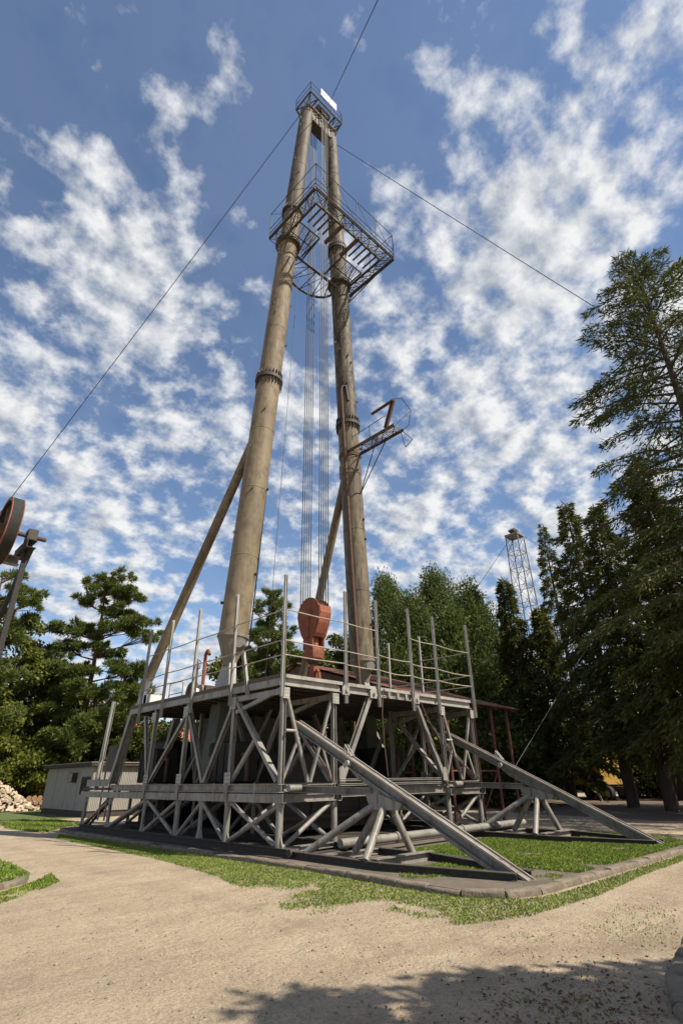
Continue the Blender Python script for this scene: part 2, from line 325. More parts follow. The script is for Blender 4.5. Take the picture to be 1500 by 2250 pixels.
# ------------------------------------------------------------------ ground
GZ = -.18
def sheet(name, pts, z, mat, kind='structure'):
    me = bpy.data.meshes.new(name); me.from_pydata([(x, y, z) for x, y in pts], [], [tuple(range(len(pts)))])
    o = link(me, name, mat); o['kind'] = kind; return o
sheet('ground', [(-500, -500), (500, -500), (500, 500), (-500, 500)], GZ, 'gravel')
def arc(cx, cy, r, a0, a1, n): return [(cx+r*math.cos(rad(a0+(a1-a0)*k/n)), cy+r*math.sin(rad(a0+(a1-a0)*k/n))) for k in range(n+1)]
kerb_line = [(1.5, 15.9), (.4, 15.6), (-.35, 14.6), (-.62, 12.5), (-.64, 5), (-.62, 1.2), (-.50, -2.0), (-.68, -4.6)] + arc(.35, -5.85, 1.03, 180, 262, 7) + [(1.2, -6.90), (3.7, -6.92), (8.0, -6.93), (10.6, -6.9)] + arc(10.6, -5.9, 1.0, 270, 350, 5) + [(11.7, -3.5), (11.8, 0)]
island = kerb_line + [(11.8, 16)]
sheet('island_soil', island, -.085, 'soil')
sheet('under_rig_shade', [(-.35, -.4), (9.9, -.4), (9.9, 14.5), (-.35, 14.5)], -.071, 'painted_shade_soil')  # dark sheet painting the shade beneath the deck
def resample(pts, step):
    out = []; acc = 0; P = [V((x, y, 0)) for x, y in pts]; out.append(P[0]); left = step
    for a, b in zip(P[:-1], P[1:]):
        d = (b-a).length; t = 0
        while d-t >= left: t += left; out.append(a+(b-a)*(t/d)); left = step
        left -= d-t
    return out
def stone_mesh(i, ln):
    # rounded-top kerb stone, slightly worn
    prof = [(-.10, 0), (.10, 0), (.10, .09), (.088, .125), (.05, .14), (-.05, .14), (-.088, .125), (-.10, .09)]
    mb = MB(); r = random.Random(i); i0 = 0; secs = [-.5, -.485, -.2, .15, .485, .5]
    for t in secs:
        k = .95 if abs(t) == .5 else 1
        for x, z in prof: mb.v.append(V((t*ln, x*k+r.uniform(-.008, .008), z*(k if z > .1 else 1)+r.uniform(-.010, .010))))
    n = len(prof)
    for j in range(len(secs)-1):
        for k in range(n): mb.f.append((j*n+k, j*n+(k+1) % n, (j+1)*n+(k+1) % n, (j+1)*n+k))
    mb.f.append(tuple(range(n-1, -1, -1))); mb.f.append(tuple(range(len(mb.v)-n, len(mb.v))))
    return mb
STONES = []
def kerb(name, pts, step=.72, z=GZ-.032):
    root = bpy.data.objects.new(name, None); COL.objects.link(root); root['kind'] = 'structure'; ORG[root.name] = (0, 0, 0)
    rs = resample(pts, step)
    for a, b in zip(rs[:-1], rs[1:]):
        k = random.randrange(5)
        if len(STONES) <= 4:
            s = obj('kerb_stone', stone_mesh(len(STONES)+3, .71), 'concrete_kerb', root, 50); STONES.append(s.data)
        else:
            s = bpy.data.objects.new('kerb_stone', STONES[k]); COL.objects.link(s); s.parent = root
        c = (a+b)/2; d = b-a
        s.location = (c.x, c.y, z+random.uniform(-.02, .012)); s.rotation_euler = (random.uniform(-.07, .07), random.uniform(-.025, .025), math.atan2(d.y, d.x)+random.uniform(-.02, .02))
kerb('island_kerb', kerb_line)
kerb('corner_kerb', [(-0.87, -9.69), (-1.67, -9.86), (-2.47, -9.97), (-3.17, -10.12), (-3.67, -10.34), (-4.02, -10.64), (-4.27, -11.24)])
kerb('verge_kerb', [(-7.2, .1), (-6.4, .7), (-5.9, 1.02), (-5.45, 1.45)])
sheet('verge_soil', [(-12, 1), (-7.2, .15), (-6.4, .75), (-5.85, 1.1), (-5.35, 1.5), (-5.0, 2.6), (-4.85, 4.5), (-4.9, 7), (-6, 11), (-12, 14)], GZ+.03, 'lawn')
sheet('corner_soil', [(-0.87, -9.74), (-1.67, -9.91), (-2.47, -10.02), (-3.17, -10.17), (-3.67, -10.39), (-4.02, -10.69), (-4.27, -11.34), (2.13, -14.14), (4.13, -11.14)], GZ+.08, 'soil')
sheet('far_lawn', [(-25, 23), (-6, 25.5), (-1, 25.6), (1, 23.2), (8, 24), (14, 36), (0, 44), (-30, 50)], GZ+.006, 'lawn')
sheet('shaded_forest_floor', [(19, -3), (24, -22), (60, -30), (62, -3), (50, 6), (44, 18), (30, 14), (21, 6)], GZ+.004, 'shaded_litter')  # litter-brown sheet that also darkens the ground like conifer shade
sheet('distant_lawn', [(52, 5), (64, -2), (90, 5), (75, 30), (60, 22)], GZ+.006, 'lawn')

# ------------------------------------------------------------------ rig substructure
GP, LG = 'grey_paint', 'light_grey_paint'
sub = thing('rig_substructure', 'grey steel truss substructure of the drilling rig with railed deck', 'rig substructure', (4.67, 5, 0))
def mem(name, p, q, prof, mat=GP, upv=(0, 0, 1), par=sub): return obj(name, MB().ext(p, q, prof, upv), mat, par, 30)
def pipe(name, p, q, r, mat=GP, par=sub, n=12): return obj(name, MB().tube(p, q, r, n=n), mat, par, 40)
XL = (0, 1.95, 7.4, 9.35); YS = (0, 2.45, 3.9, 5.38, 7.75, 10.75, 13.3)
for ix, x in enumerate(XL):
    o = (-1, 1, -1, 1)[ix]
    mem('skid_beam', (x, -.5, .02), (x, 13.5, .02), H(.24, .17), 'skid_rust')
    for y in YS:
        r = .105 if y in (0, 2.45, 5.38) else .08
        pipe('lower_post', (x, y, .1), (x, y, 1.09), r*.86)
    LB = [((0, 1.05), (2.3, .12)), ((2.25, 1.05), (.15, .12)), ((3.85, 1.05), (2.55, .12)), ((3.95, 1.05), (5.25, .12)), ((5.5, 1.05), (7.6, .12)), ((7.6, 1.05), (5.55, .12)), ((7.8, 1.05), (10.6, .12)), ((10.7, 1.05), (13.15, .12))]
    for k, ((y1, z1), (y2, z2)) in enumerate(LB):
        dx = .012*(k % 2)
        pipe('lower_brace', (x+dx, y1, z1), (x+dx, y2, z2), .062)
    mem('lower_beam', (x+.03*o, -.22, 1.2), (x+.03*o, 13.75, 1.2), U(.12*(-o), .21) if o > 0 else U(.12, .21), GP)
    mem('upper_beam', (x, -.05, 1.445), (x, 10.95, 1.445), H(.2, .21), GP)
    for y in (0, 2.45, 5.38, 7.8):
        mem('upper_post', (x, y, 1.56), (x, y, 4.08), H(.125, .13, .016), GP, (1, 0, 0))
        if y: mem('splice_plate', (x+.112*o, y, 1.10), (x+.112*o, y, 1.56), Rc(.02, .17), GP, (0, 1, 0))
    UB = [((2.4, 3.95), (.12, 1.6), .2), ((3.95-.05, 1.6), (2.52, 3.8), .15), ((3.98, 1.6), (5.3, 3.8), .15), ((7.7, 1.6), (5.45, 3.75), .14), ((7.85, 1.6), (8.7, 3.95), .14), ((.08, 4.0), (2.35, 3.55), .11), ((1.25, 2.72), (2.4, 1.6), .1)]
    for (y1, z1), (y2, z2), w in UB:
        mem('upper_brace', (x, y1, z1), (x, y2, z2), U(.11, w*.82, .016), GP, (o, 0, 0))
    mem('sub_deck_beam', (x, .1, 3.93), (x, 2.4, 3.93), U(.1, .16), GP)
    mem('rear_raker', (x, 9.9, 4.05), (x, 10.9, 1.58), H(.2, .3), GP, (1, 0, 0))
for x0 in (0, 7.4):
    x1 = x0+1.95
    for y in (0, 2.45, 5.38, 7.75, 10.75):
        mem('cross_beam', (x0+.06, y-.11, 1.2), (x1-.06, y-.11, 1.2), U(.1, .19), GP)
        pipe('cross_brace', (x1-.12, y-.02, 1.08), (x0+.14, y-.02, .1), .06)
    mem('cross_sill', (x0, -.02, .04), (x1, -.02, .04), H(.2, .12), GP)
    xm = x0+.98
    for y in (0, 5.38):
        mem('cross_brace', (x0+.07, y, 3.98), (xm-.03, y, 1.58), U(.08, .085, .014), GP, (0, 1, 0))
        mem('cross_brace', (x1-.07, y, 3.9), (xm+.05, y, 1.58), U(.08, .085, .014), GP, (0, 1, 0))
        mem('cross_brace', (x0+.62, y+.03, 2.72), (x0+.06, y+.03, 1.6), U(.06, .07, .012), GP, (0, 1, 0))
        mem('cross_brace', (x0+1.42, y+.03, 2.72), (x1-.06, y+.03, 1.6), U(.06, .07, .012), GP, (0, 1, 0))
    mem('cross_beam', (x0+.1, -.02, 1.445), (x1-.1, -.02, 1.445), H(.16, .17), GP)
    # pin blocks at the front of the upper frame
    obj('pin_bracket', MB().poly([(x1+.10, -.12, 1.56), (x1+.34, -.12, 1.56), (x1+.34, -.12, 1.86), (x1+.26, -.12, 1.98), (x1+.16, -.12, 1.98), (x1+.10, -.12, 1.9)] if x0 == 0 else [(x0-.34, -.12, 1.56), (x0-.10, -.12, 1.56), (x0-.10, -.12, 1.9), (x0-.16, -.12, 1.98), (x0-.26, -.12, 1.98), (x0-.34, -.12, 1.86)], .05, (0, 1, 0)), GP, sub, 30)
    obj('hinge_pin', MB().tube((x0+.0, -.34, 1.445), (x0+.42, -.34, 1.445), .085, n=16), GP, sub)
    obj('hinge_pin', MB().tube((x0+.0, -.16, 2.87), (x0+.34, -.16, 2.87), .04), LG, sub)
for x in (0, 9.35):
    for y in YS:
        for z, sg_ in ((.1, 1), (1.09, -1)):
            obj('gusset_plate', MB().poly([(x, y-.2, z), (x, y+.2, z), (x, y+.1, z+.22*sg_), (x, y-.1, z+.22*sg_)], .03), GP, sub, 0)
    for y in (2.45, 5.38, 7.8):
        for z in (1.62, 3.75):
            mb = MB().box((x-.105, y-.16, z-.1), (x-.088, y+.16, z+.24))
            for by in (-.11, -.04, .04, .11):
                for bz_ in (-.04, .06, .16): mb.tube((x-.125, y+by, z+bz_), (x-.103, y+by, z+bz_), .014, n=6)
            obj('bolted_gusset', mb, LG, sub, 0)
for x in (0, 1.95, 7.4, 9.35):
    mb = MB().box((x-.13, -.115, 3.72), (x+.13, -.098, 4.02))
    for bx_ in (-.08, 0, .08):
        for bz_ in (3.78, 3.87, 3.96): mb.tube((x+bx_, -.13, bz_), (x+bx_, -.112, bz_), .014, n=6)
    obj('bolted_gusset', mb, LG, sub, 0)
# open centre span: raking knees, sliding tie beams, far frames
for y in (-.05, 5.4, 9.6):
    mem('knee_brace', (2.24, y, 1.7), (3.6, y, 4.2), H(.14, .16, .016), GP, (0, 1, 0))
    mem('knee_brace', (5.84, y, 4.1), (7.2, y, 1.62), H(.14, .16, .016), GP, (0, 1, 0))
for z, h in ((1.62, .06), (1.50, .06)):
    mem('slide_rail', (2.05, -.1, z), (6.9, -.1, z), U(.12, h, .012), LG)
mem('tie_beam', (2.0, .1, 1.30), (7.3, .1, 1.30), H(.2, .24), GP)
for y in (5.4, 9.6): mem('tie_beam', (2.0, y, 1.40), (7.3, y, 1.40), H(.2, .24), GP)
pipe('ground_pipe', (.9, -1.35, .2), (9.9, -1.35, .2), .105, GP)
for x in (3.0, 6.1, 9.45): obj('pipe_collar', MB().tube((x, -1.35, .2), (x+.08, -1.35, .2), .13, n=16), GP, sub)
# deck: edge beams, joists, planks
mem('deck_edge_beam', (-.06, .05, 4.19), (-.06, 10.0, 4.19), U(.12, .19), GP, (0, 0, 1))
mem('deck_edge_beam', (9.41, .05, 4.19), (9.41, 10.0, 4.19), U(-.12, .19), GP)
for a, b in ((.02, 2.2), (2.5, 9.33)): mem('deck_edge_beam', (a, -.06, 4.19), (b, -.06, 4.19), U(.12, .24), LG)
mem('deck_edge_beam', (.0, 10.06, 4.19), (9.35, 10.06, 4.19), U(.12, .22), GP)
for k in range(16):
    y = .35+k*.63
    mem('deck_joist', (.04, y, 4.16), (9.3, y, 4.16), H(.1, .2), 'dark_steel')
for k in range(36):
    x0 = -.02+k*.2605
    obj('deck_plank', MB().box((x0+.005, .0+random.uniform(-.03, .02), 4.272), (x0+.252, 10.05+random.uniform(-.04, .05), 4.33+random.uniform(0, .02))), 'deck_wood', sub, 0)
mem('kick_strip', (-.09, .0, 4.345), (-.09, 10.0, 4.345), Rc(.05, .14), 'deck_wood')
mem('kick_strip', (0, -.07, 4.345), (9.35, -.07, 4.345), Rc(.04, .10), LG)
for x in (4.3, 4.75, 5.2): obj('deck_bracket', MB().box((x, -.20, 4.08), (x+.12, -.12, 4.26)), GP, sub, 0)
for x in (2.34, 3.6, 5.84): obj('pin_plate', MB().poly([(x-.16, -.16, 4.0), (x+.14, -.16, 4.0), (x+.14, -.16, 4.3), (x-.02, -.16, 4.34), (x-.16, -.16, 4.2)], .05, (0, 1, 0)).tube((x, -.24, 4.13), (x, -.12, 4.13), .05), LG, sub, 30)
# guard rail: posts and pipes
PP = Rc(.1, .1)
PL = [(-.15, y) for y in (-.12, 2.53, 5.0, 7.15, 9.05)]
PR = [(x, -.16) for x in (2.35, 3.89, 5.67, 7.17, 9.5)]
PB = [(9.5, 2.36), (9.5, 4.25)]
for x, y in PL+PR+PB:
    lx = random.uniform(-.03, .03); zt = 7.42+random.uniform(-.04, .05)
    mem('rail_post', (x, y, 3.75), (x+lx, y+random.uniform(-.03, .03), zt), H(.085, .09, .012), LG, (1, 0, 0) if y < 0 else (0, 1, 0))
def rails(a, b, zs, sag=0):
    for z in zs:
        p = V((*a, z)); q = V((*b, z+random.uniform(-.03, .03))); m = (p+q)/2+V((0, 0, -sag-random.uniform(0, .03)))
        obj('guard_rail', MB().path([p, p.lerp(m, .5)+V((0, 0, -sag*.3)), m, m.lerp(q, .5)+V((0, 0, -sag*.3)), q], .02), 'rail_pipe', sub)
Zr = (4.93, 5.36, 6.29)
for a, b in zip(PL[:-1], PL[1:]): rails(a, b, Zr)
rails(PL[0], PR[0], Zr); rails(PR[0], PR[1], Zr); rails(PR[1], PR[2], (4.95, 5.45), .04); rails(PR[2], PR[3], Zr, .02); rails(PR[3], PR[4], Zr, .02)
rails(PR[4], PB[0], Zr); rails(PB[0], PB[1], (4.93, 5.36)); rails(PB[1], (9.5, 9.8), (4.93, 5.36))
# leaning prop and access ladder, rear platform with lone post, mesh panel, steps
mem('prop', (-.14, 2.0, 5.35), (-.12, 1.62, 4.0), U(.09, .11), LG)
for s in (-.2, .2): pipe('ladder_stile', (.25+s*.2, 10.2+s, 4.25), (.25+s*.2, 10.95+s*.8, 1.4), .022, LG)
for k in range(9):
    t = (k+.5)/9; y = 10.2+.75*t; z = 4.25-2.85*t
    pipe('ladder_rung', (.21, y-.2, z), (.29, y+.2, z), .014, LG, n=6)
mem('lone_post', (-.05, 12.35, 1.35), (.0, 12.1, 4.82), H(.14, .15, .016), LG, (1, 0, 0))
obj('rear_platform', MB().box((-.1, 10.95, 1.36), (1.95, 13.6, 1.44)), 'skid_rust', sub, 0)
mem('platform_beam', (-.08, 11.0, 1.62), (-.08, 13.2, 1.62), U(.1, .26), GP)
obj('mesh_panel', MB().poly([(-.05, 10.9, 2.05), (-.05, 11.75, 2.05), (-.05, 11.6, 3.0), (-.05, 10.75, 3.0)], .03), 'dark_steel', sub, 0)
for y in (11.0, 11.6): mem('panel_post', (-.05, y, .3), (-.05, y, 2.1), Rc(.05, .05), GP)
for y in (12.55, 12.95): mem('step_stringer', (-.02, y, .05), (1.1, y, 1.35), Rc(.03, .1), 'dark_steel', (0, 0, 1))
for k in range(4): obj('step_tread', MB().box((.12+k*.25, 12.56, .28+k*.28), (.32+k*.25, 12.94, .31+k*.28)), 'dark_steel', sub, 0)
for y in (1.0, 3.1, 5.9, 8.3): pipe('tie_rod', (-.13, y, 1.08), (-.13, y, 1.58), .014, LG, n=6)
# hose and chain hanging on the front
hose = [V((4.15, -.25, 4.1)), V((3.98, -.3, 4.32)), V((3.92, -.3, 4.2)), V((3.86, -.28, 3.5)), V((3.9, -.28, 2.6)), V((4.0, -.28, 1.7))]
obj('hanging_hose', MB().path(hose, .018, 6), 'rust_brown', sub)
obj('front_hose', MB().path([V((5.95, -.25, 4.05)), V((6.3, -.3, 3.4)), V((7.0, -.35, 2.6)), V((8.0, -.5, 1.95)), V((8.9, -.4, 1.6))], .02, 6), 'rust_brown', sub)

# ------------------------------------------------------------------ raising ramps in front of the substructure
def ramp(xc, label):
    t = thing('raising_ramp', label, 'ramp', (xc, -6.4, -.08), 'raising ramps')
    a = V((xc, .55, 3.24)); b = V((xc, -6.45, -.09)); dd = (b-a).normalized(); a -= V((0, -dd.z, dd.y))*(-1 if dd.y < 0 else 1)*.13; b = a+dd*((b-V((xc, .55, 3.24))).length+.62)
    obj('rail_beam', MB().ext(a, b, H(.25, .20, .022)), GP, t, 30)
    d = (b-a).normalized(); nrm = V((0, -d.z, d.y)); nrm = nrm if nrm.z > 0 else -nrm
    for s in (-.12, .12):
        obj('edge_rail', MB().ext(a+nrm*.115+V((s, 0, 0)), b+nrm*.115+V((s, 0, 0)), Rc(.035, .045)), 'rail_pipe', t, 0)
    obj('stiffener_plate', MB().poly([tuple(a+d*q+nrm*w) for q, w in ((2.5, -.095), (4.6, -.095), (4.4, -.2), (2.9, -.2))], .14), GP, t, 0)
    obj('stiffener_plate', MB().poly([tuple(a+d*q+nrm*w) for q, w in ((5.6, -.095), (7.2, -.095), (7.0, -.17), (5.8, -.17))], .14), GP, t, 0)
    c = a+d*2.45
    for s in (-.06, .04): obj('hook_lug', MB().path([c+nrm*.12+V((s, .15, 0)), c+nrm*.44+V((s, .25, 0)), c+nrm*.12+V((s, -.12, 0))], .018), LG, t)
    obj('beam_pin', MB().tube(tuple(a+d*2.6+V((-.22, 0, 0))), tuple(a+d*2.6+V((.22, 0, 0))), .075, n=16), LG, t)
    ap = V((xc, -2.85, 1.05))
    obj('apex_block', MB().poly([(xc, -2.35, 1.32), (xc, -2.75, 1.32), (xc, -3.5, 1.12), (xc, -3.4, .98), (xc, -2.5, .98)], .34), GP, t, 0)
    obj('tie_strut', MB().ext((xc-.55, -.1, 1.42), (xc-.1, -2.5, 1.36), U(.16, .17)), GP, t, 30)
    for (dx, y, tx) in ((-1.05, -3.15, -.1), (.5, -3.2, .12), (-.12, -1.9, .08), (-.95, -1.05, -.1)):
        obj('support_leg', MB().tube((xc+tx, -2.85+(.25 if y > -2 else -.05), 1.08), (xc+dx, y, .06), .085, n=14), GP, t)
    for s in (-1, .95):
        obj('base_skid', MB().ext((xc+s, -.45, .0), (xc+s, -3.6, -.01), H(.2, .15)), 'skid_rust', t, 30)
        obj('base_skid', MB().ext((xc+s, -3.6, -.01), (xc+s*.28, -6.3, -.03), H(.18, .14)), 'skid_rust', t, 30)
        obj('skid_hook', MB().tube((xc+s-.14, -.62, .03), (xc+s+.14, -.62, .03), .09, n=12), 'skid_rust', t)
    obj('base_cross', MB().ext((xc-1, -3.35, .0), (xc+.95, -3.35, .0), H(.2, .22)), GP, t, 30)
    obj('base_cross', MB().ext((xc-1, -1.7, .0), (xc+.95, -1.7, .0), H(.16, .13)), GP, t, 30)
ramp(.98, 'nearer of the two inclined grey ramps, its foot at the corner of the kerb')
ramp(8.38, 'farther of the two inclined grey ramps, its foot behind the grass')
# ------------------------------------------------------------------ mast
mast = thing('derrick_mast', 'tall tan two-legged drilling mast with platforms rising from the rig deck', 'drilling mast', (4.67, 4.75, 4.35))
LT = 45.97
def axis(s, z):     # leg axis, s=-1 left, +1 right
    t = (z-4.4)/(LT-4.4); return V((4.67+s*(3.64+(1.12-3.64)*t), 4.75+(4.19-4.75)*t, z))
for s in (-1, 1):
    mat = 'mast_paint' if s < 0 else 'mast_paint_mouldy'
    for z0, z1, ra, rb in ((6.55, 19.3, .56, .56), (19.3, 33.0, .555, .535), (33.0, 45.3, .53, .46)):
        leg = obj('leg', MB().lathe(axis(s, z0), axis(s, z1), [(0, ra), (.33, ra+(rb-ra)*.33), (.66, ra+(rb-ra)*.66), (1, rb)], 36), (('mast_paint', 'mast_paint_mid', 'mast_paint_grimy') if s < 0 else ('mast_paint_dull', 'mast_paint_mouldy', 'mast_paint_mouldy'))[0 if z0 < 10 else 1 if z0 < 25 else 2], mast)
        n = 3 if z1 < 40 else 4
        for k in range(1, n+1):     # weld seams
            z = z0+(z1-z0)*k/(n+1); r = ra+(rb-ra)*k/(n+1)
            obj('weld_seam', MB().lathe(axis(s, z), axis(s, z+.04), [(0, r), (.5, r+.012), (1, r)], 36), mat, leg)
        for k in range(7):
            z = z0+(z1-z0)*random.uniform(.08, .92); a = random.uniform(150, 330); dv = V((math.cos(rad(a)), math.sin(rad(a)), 0)); c = axis(s, z)
            obj('lug', MB().ext(c+dv*(ra-.06), c+dv*(ra+.11), Rc(.03, .12)), 'dark_steel', leg, 0)
    obj('leg_cone', MB().lathe(axis(s, 5.42), axis(s, 6.56), [(0, .23), (.08, .24), (.9, .57), (.91, .60), (1, .60)], 36), 'cone_paint', mast, 18)
    c = axis(s, 6.1)
    obj('hinge_boss', MB().tube(c+V((-.1, -.62, .1)), c+V((.2, -.3, .1)), .19, n=18), GP, mast)
    obj('foot_clevis', MB().poly([tuple(axis(s, 4.36)+V((-.05, y, 0))) for y in (-.55, .62)]+[tuple(axis(s, 5.55)+V((0, y, 0))) for y in (.22, -.22)], .30), LG, mast, 0)
    obj('foot_pedestal', MB().ext(axis(s, 1.7), axis(s, 4.3), Rc(.75, .75), (0, 1, 0), Rc(.6, .6)), 'green_housing', mast, 0)
    for z in (19.3, 33.0):
        r = .56 if z < 25 else .54
        mb = MB().lathe(axis(s, z-.09), axis(s, z+.09), [(0, r+.12), (1, r+.12)], 36)
        for k in range(24):
            a = 2*math.pi*k/24; dv = V((math.cos(a), math.sin(a), 0)); h = .42
            c0 = axis(s, z)
            mb.ext(c0+dv*(r+.05)+V((0, 0, -h)), c0+dv*(r+.05)+V((0, 0, h)), Rc(.02, .09), tuple(dv))
        obj('flange', mb, 'dark_steel', mast, 30)
    obj('platform_collar', MB().lathe(axis(s, 29.75), axis(s, 30.05), [(0, .62), (.15, .74), (.85, .74), (1, .62)], 36), 'dark_steel', mast)
    # back strut
    st = obj('back_strut', MB().tube(axis(s, 16.6)+V((0, .3, 0)), V((4.67+s*4.17, 10.1, 5.6)), .21, n=20), 'mast_paint_mid', mast)
    obj('strut_shoe', MB().tube(V((4.67+s*4.17, 10.1, 5.6)), V((4.67+s*4.2, 10.6, 4.5)), .2, .1, n=16), LG, mast)
    obj('strut_lug', MB().ext(axis(s, 16.2)+V((0, .45, 0)), axis(s, 17.0)+V((0, .45, 0)), Rc(.3, .5)), mat, mast, 0)
# mouldy leg's stand pipe
obj('stand_pipe', MB().path([axis(1, 4.8)+V((-.62, -.35, 0)), axis(1, 12)+V((-.64, -.3, 0)), axis(1, 21.2)+V((-.66, -.28, 0))], .085, 12), 'rust_brown', mast)
obj('pipe_gooseneck', MB().path([axis(1, 21.2)+V((-.66, -.28, 0)), axis(1, 21.55)+V((-.6, -.32, 0)), axis(1, 21.6)+V((-.42, -.42, 0)), axis(1, 20.6)+V((-.36, -.48, 0))], .07, 10), 'dark_steel', mast)
# racking platform
DS = 'dark_steel'; MZ = 30.0
def lat(name, members, mat=DS, par=mast, n=6):
    mb = MB()
    for p, q, r in members: mb.tube(p, q, r, n=n)
    return obj(name, mb, mat, par, 40)
def beam(name, p, q, w, h, par, mat=DS): return obj(name, MB().ext(p, q, Rc(w, h)), mat, par, 0)
rp = obj('racking_platform', MB().ext((1.5, .72, MZ), (7.86, .72, MZ), U(.08, .2)), DS, mast, 30)
x0, x1, y0, y1 = 1.5, 7.86, .72, 4.6; wi = .58
beam('platform_beam', (x0, y0, MZ), (x0, y1+.2, MZ), .1, .18, rp); beam('platform_beam', (x1, y0, MZ), (x1, y1, MZ), .1, .18, rp)
beam('platform_beam', (x0+wi, y0+wi, MZ-.05), (x0+wi, y1+.2, MZ-.05), .08, .14, rp); beam('platform_beam', (x1-wi, y0+wi, MZ-.05), (x1-wi, y1, MZ-.05), .08, .14, rp)
beam('platform_beam', (x0+wi, y0+wi, MZ-.05), (x1-wi, y0+wi, MZ-.05), .1, .16, rp)
def ladder_truss(a, b, c, d, n):    # zig-zag bracing between two stringers
    m = []
    for k in range(n):
        p = V(a).lerp(V(b), k/n); q = V(c).lerp(V(d), (k+1)/n); m.append((p, q, .022)); m.append((V(a).lerp(V(b), (k+1)/n), q, .022)); m.append((V(a).lerp(V(b), (k+1)/n), V(c).lerp(V(d), k/n), .016))
    return m
lat('floor_bracing', ladder_truss((x0, y0, MZ-.12), (x1, y0, MZ-.12), (x0+wi, y0+wi, MZ-.12), (x1-wi, y0+wi, MZ-.12), 9)+ladder_truss((x0, y0, MZ-.12), (x0, y1+.2, MZ-.12), (x0+wi, y0+wi, MZ-.12), (x0+wi, y1+.2, MZ-.12), 6)+ladder_truss((x1, y0, MZ-.12), (x1, y1, MZ-.12), (x1-wi, y0+wi, MZ-.12), (x1-wi, y1, MZ-.12), 6), par=rp)
def grating(name, xa, xb, ya, yb, z, par, step=.11):
    mb = MB()
    for k in range(int((xb-xa)/step)+1): x = xa+k*step; mb.ext((x, ya, z), (x, yb, z), Rc(.012, .02))
    for k in range(int((yb-ya)/step)+1): y = ya+k*step; mb.ext((xa, y, z+.004), (xb, y, z+.004), Rc(.010, .018))
    return obj(name, mb, DS, par, 0)
grating('floor_grating', x0, x1, y0, y0+wi, MZ+.1, rp, .13); grating('floor_grating', x0, x0+wi, y0+wi, y1+.2, MZ+.1, rp, .13); grating('floor_grating', x1-wi, x1, y0+wi, y1, MZ+.1, rp, .13)
for x in (2.5, 2.87, 3.23, 3.6, 5.72, 6.1, 6.5, 6.95): obj('racking_finger', MB().ext((x, y0+wi, MZ), (x, 2.5, MZ), Rc(.075, .09)), DS, rp, 0)
for x in (4.07, 5.33): obj('racking_beam', MB().ext((x, y0+wi-.1, MZ), (x+.0, 2.8, MZ), Rc(.16, .22)), 'rust_brown', rp, 0)
for s, xa, xb in ((-1, 2.1, 3.65), (1, 5.45, 7.15)):
    bm_ = [((xa, 2.8, MZ), (xb, 2.8, MZ), .05), ((xb if s < 0 else xa, 2.8, MZ), (xb+.15 if s < 0 else xa, 4.5, MZ), .05), ((xa, 2.8, MZ), (xa if s < 0 else xa+.1, 4.6, MZ), .045), ((xb, 2.8, MZ), (xb, 4.5, MZ), .045), ((xa, 3.6, MZ), (xb, 3.6, MZ), .035)]
    bm_ += [((xa+(xb-xa)*k/4, 2.8, MZ), (xa+(xb-xa)*(k+1)/4, 4.4, MZ-.03), .018) for k in range(4)]
    lat('inner_platform', bm_, par=rp); grating('inner_grating', xa, xb, 2.8, 4.4, MZ+.07, rp, .14)
    xi = xb if s < 0 else xa
    lat('inner_rail', [((xi, 2.8, MZ+h), (xi, 4.4, MZ+h), .018) for h in (.5, 1.05)]+[((xi, y, MZ), (xi, y, MZ+1.05), .02) for y in (2.8, 3.6, 4.4)], par=rp)
def railing(name, pts, z, hs, par, n, r=.022, diag=False):
    m = []
    for a, b in zip(pts[:-1], pts[1:]):
        a = V((*a, z)); b = V((*b, z)); k = max(1, round((b-a).length/n))
        for j in range(k+1): p = a.lerp(b, j/k); m.append((p, p+V((0, 0, hs[-1])), r))
        for h in hs: m.append((a+V((0, 0, h)), b+V((0, 0, h)), r*.85))
        if diag:
            for j in range(k): m.append((a.lerp(b, j/k)+V((0, 0, hs[-1])), a.lerp(b, (j+1)/k), r*.6))
    return lat(name, m, par=par)
railing('platform_rail', [(x0, y1+.2), (x0, y0), (x1, y0), (x1, y1)], MZ+.05, (.38, .8, 2.15), rp, 1.7, .024, True)
# legs' collar hangers under the racking platform
for s in (-1, 1):
    c = axis(s, 28.6); lat('platform_strut', [(c+V((dx, dy, 0)), V((x0 if s < 0 else x1, yy, MZ-.1)), .035) for dx, dy, yy in ((s*.45, -.3, 2.2), (s*.5, 0, 4.2))]+[(c+V((-s*.3, -.5, 0)), V((c.x-s*.4, 2.8, MZ-.05)), .035)], par=rp)
# curved tie between the legs under the platform
tz = 29.2; tl = axis(-1, tz); tr_ = axis(1, tz); pts = []
for k in range(13):
    a = math.pi*k/12; pts.append(V((4.67-(tr_.x-tl.x-.7)/2*math.cos(a), 4.5+1.35*math.sin(a)**.8, tz)))
tie = obj('leg_tie', MB().path(pts, .075, 10).tube(tl+V((.4, -.2, .1)), tr_+V((-.4, -.2, .1)), .085, n=10), DS, mast)
lat('tie_lattice', [(pts[k], V((tl.x+.5+(tr_.x-tl.x-1)*k/12, 4.25, tz+.1)), .03) for k in (2, 4, 6, 8, 10)]+[(pts[k], V((tl.x+.5+(tr_.x-tl.x-1)*(k+2)/12, 4.25, tz+.1)), .022) for k in (2, 4, 6, 8)], par=tie)
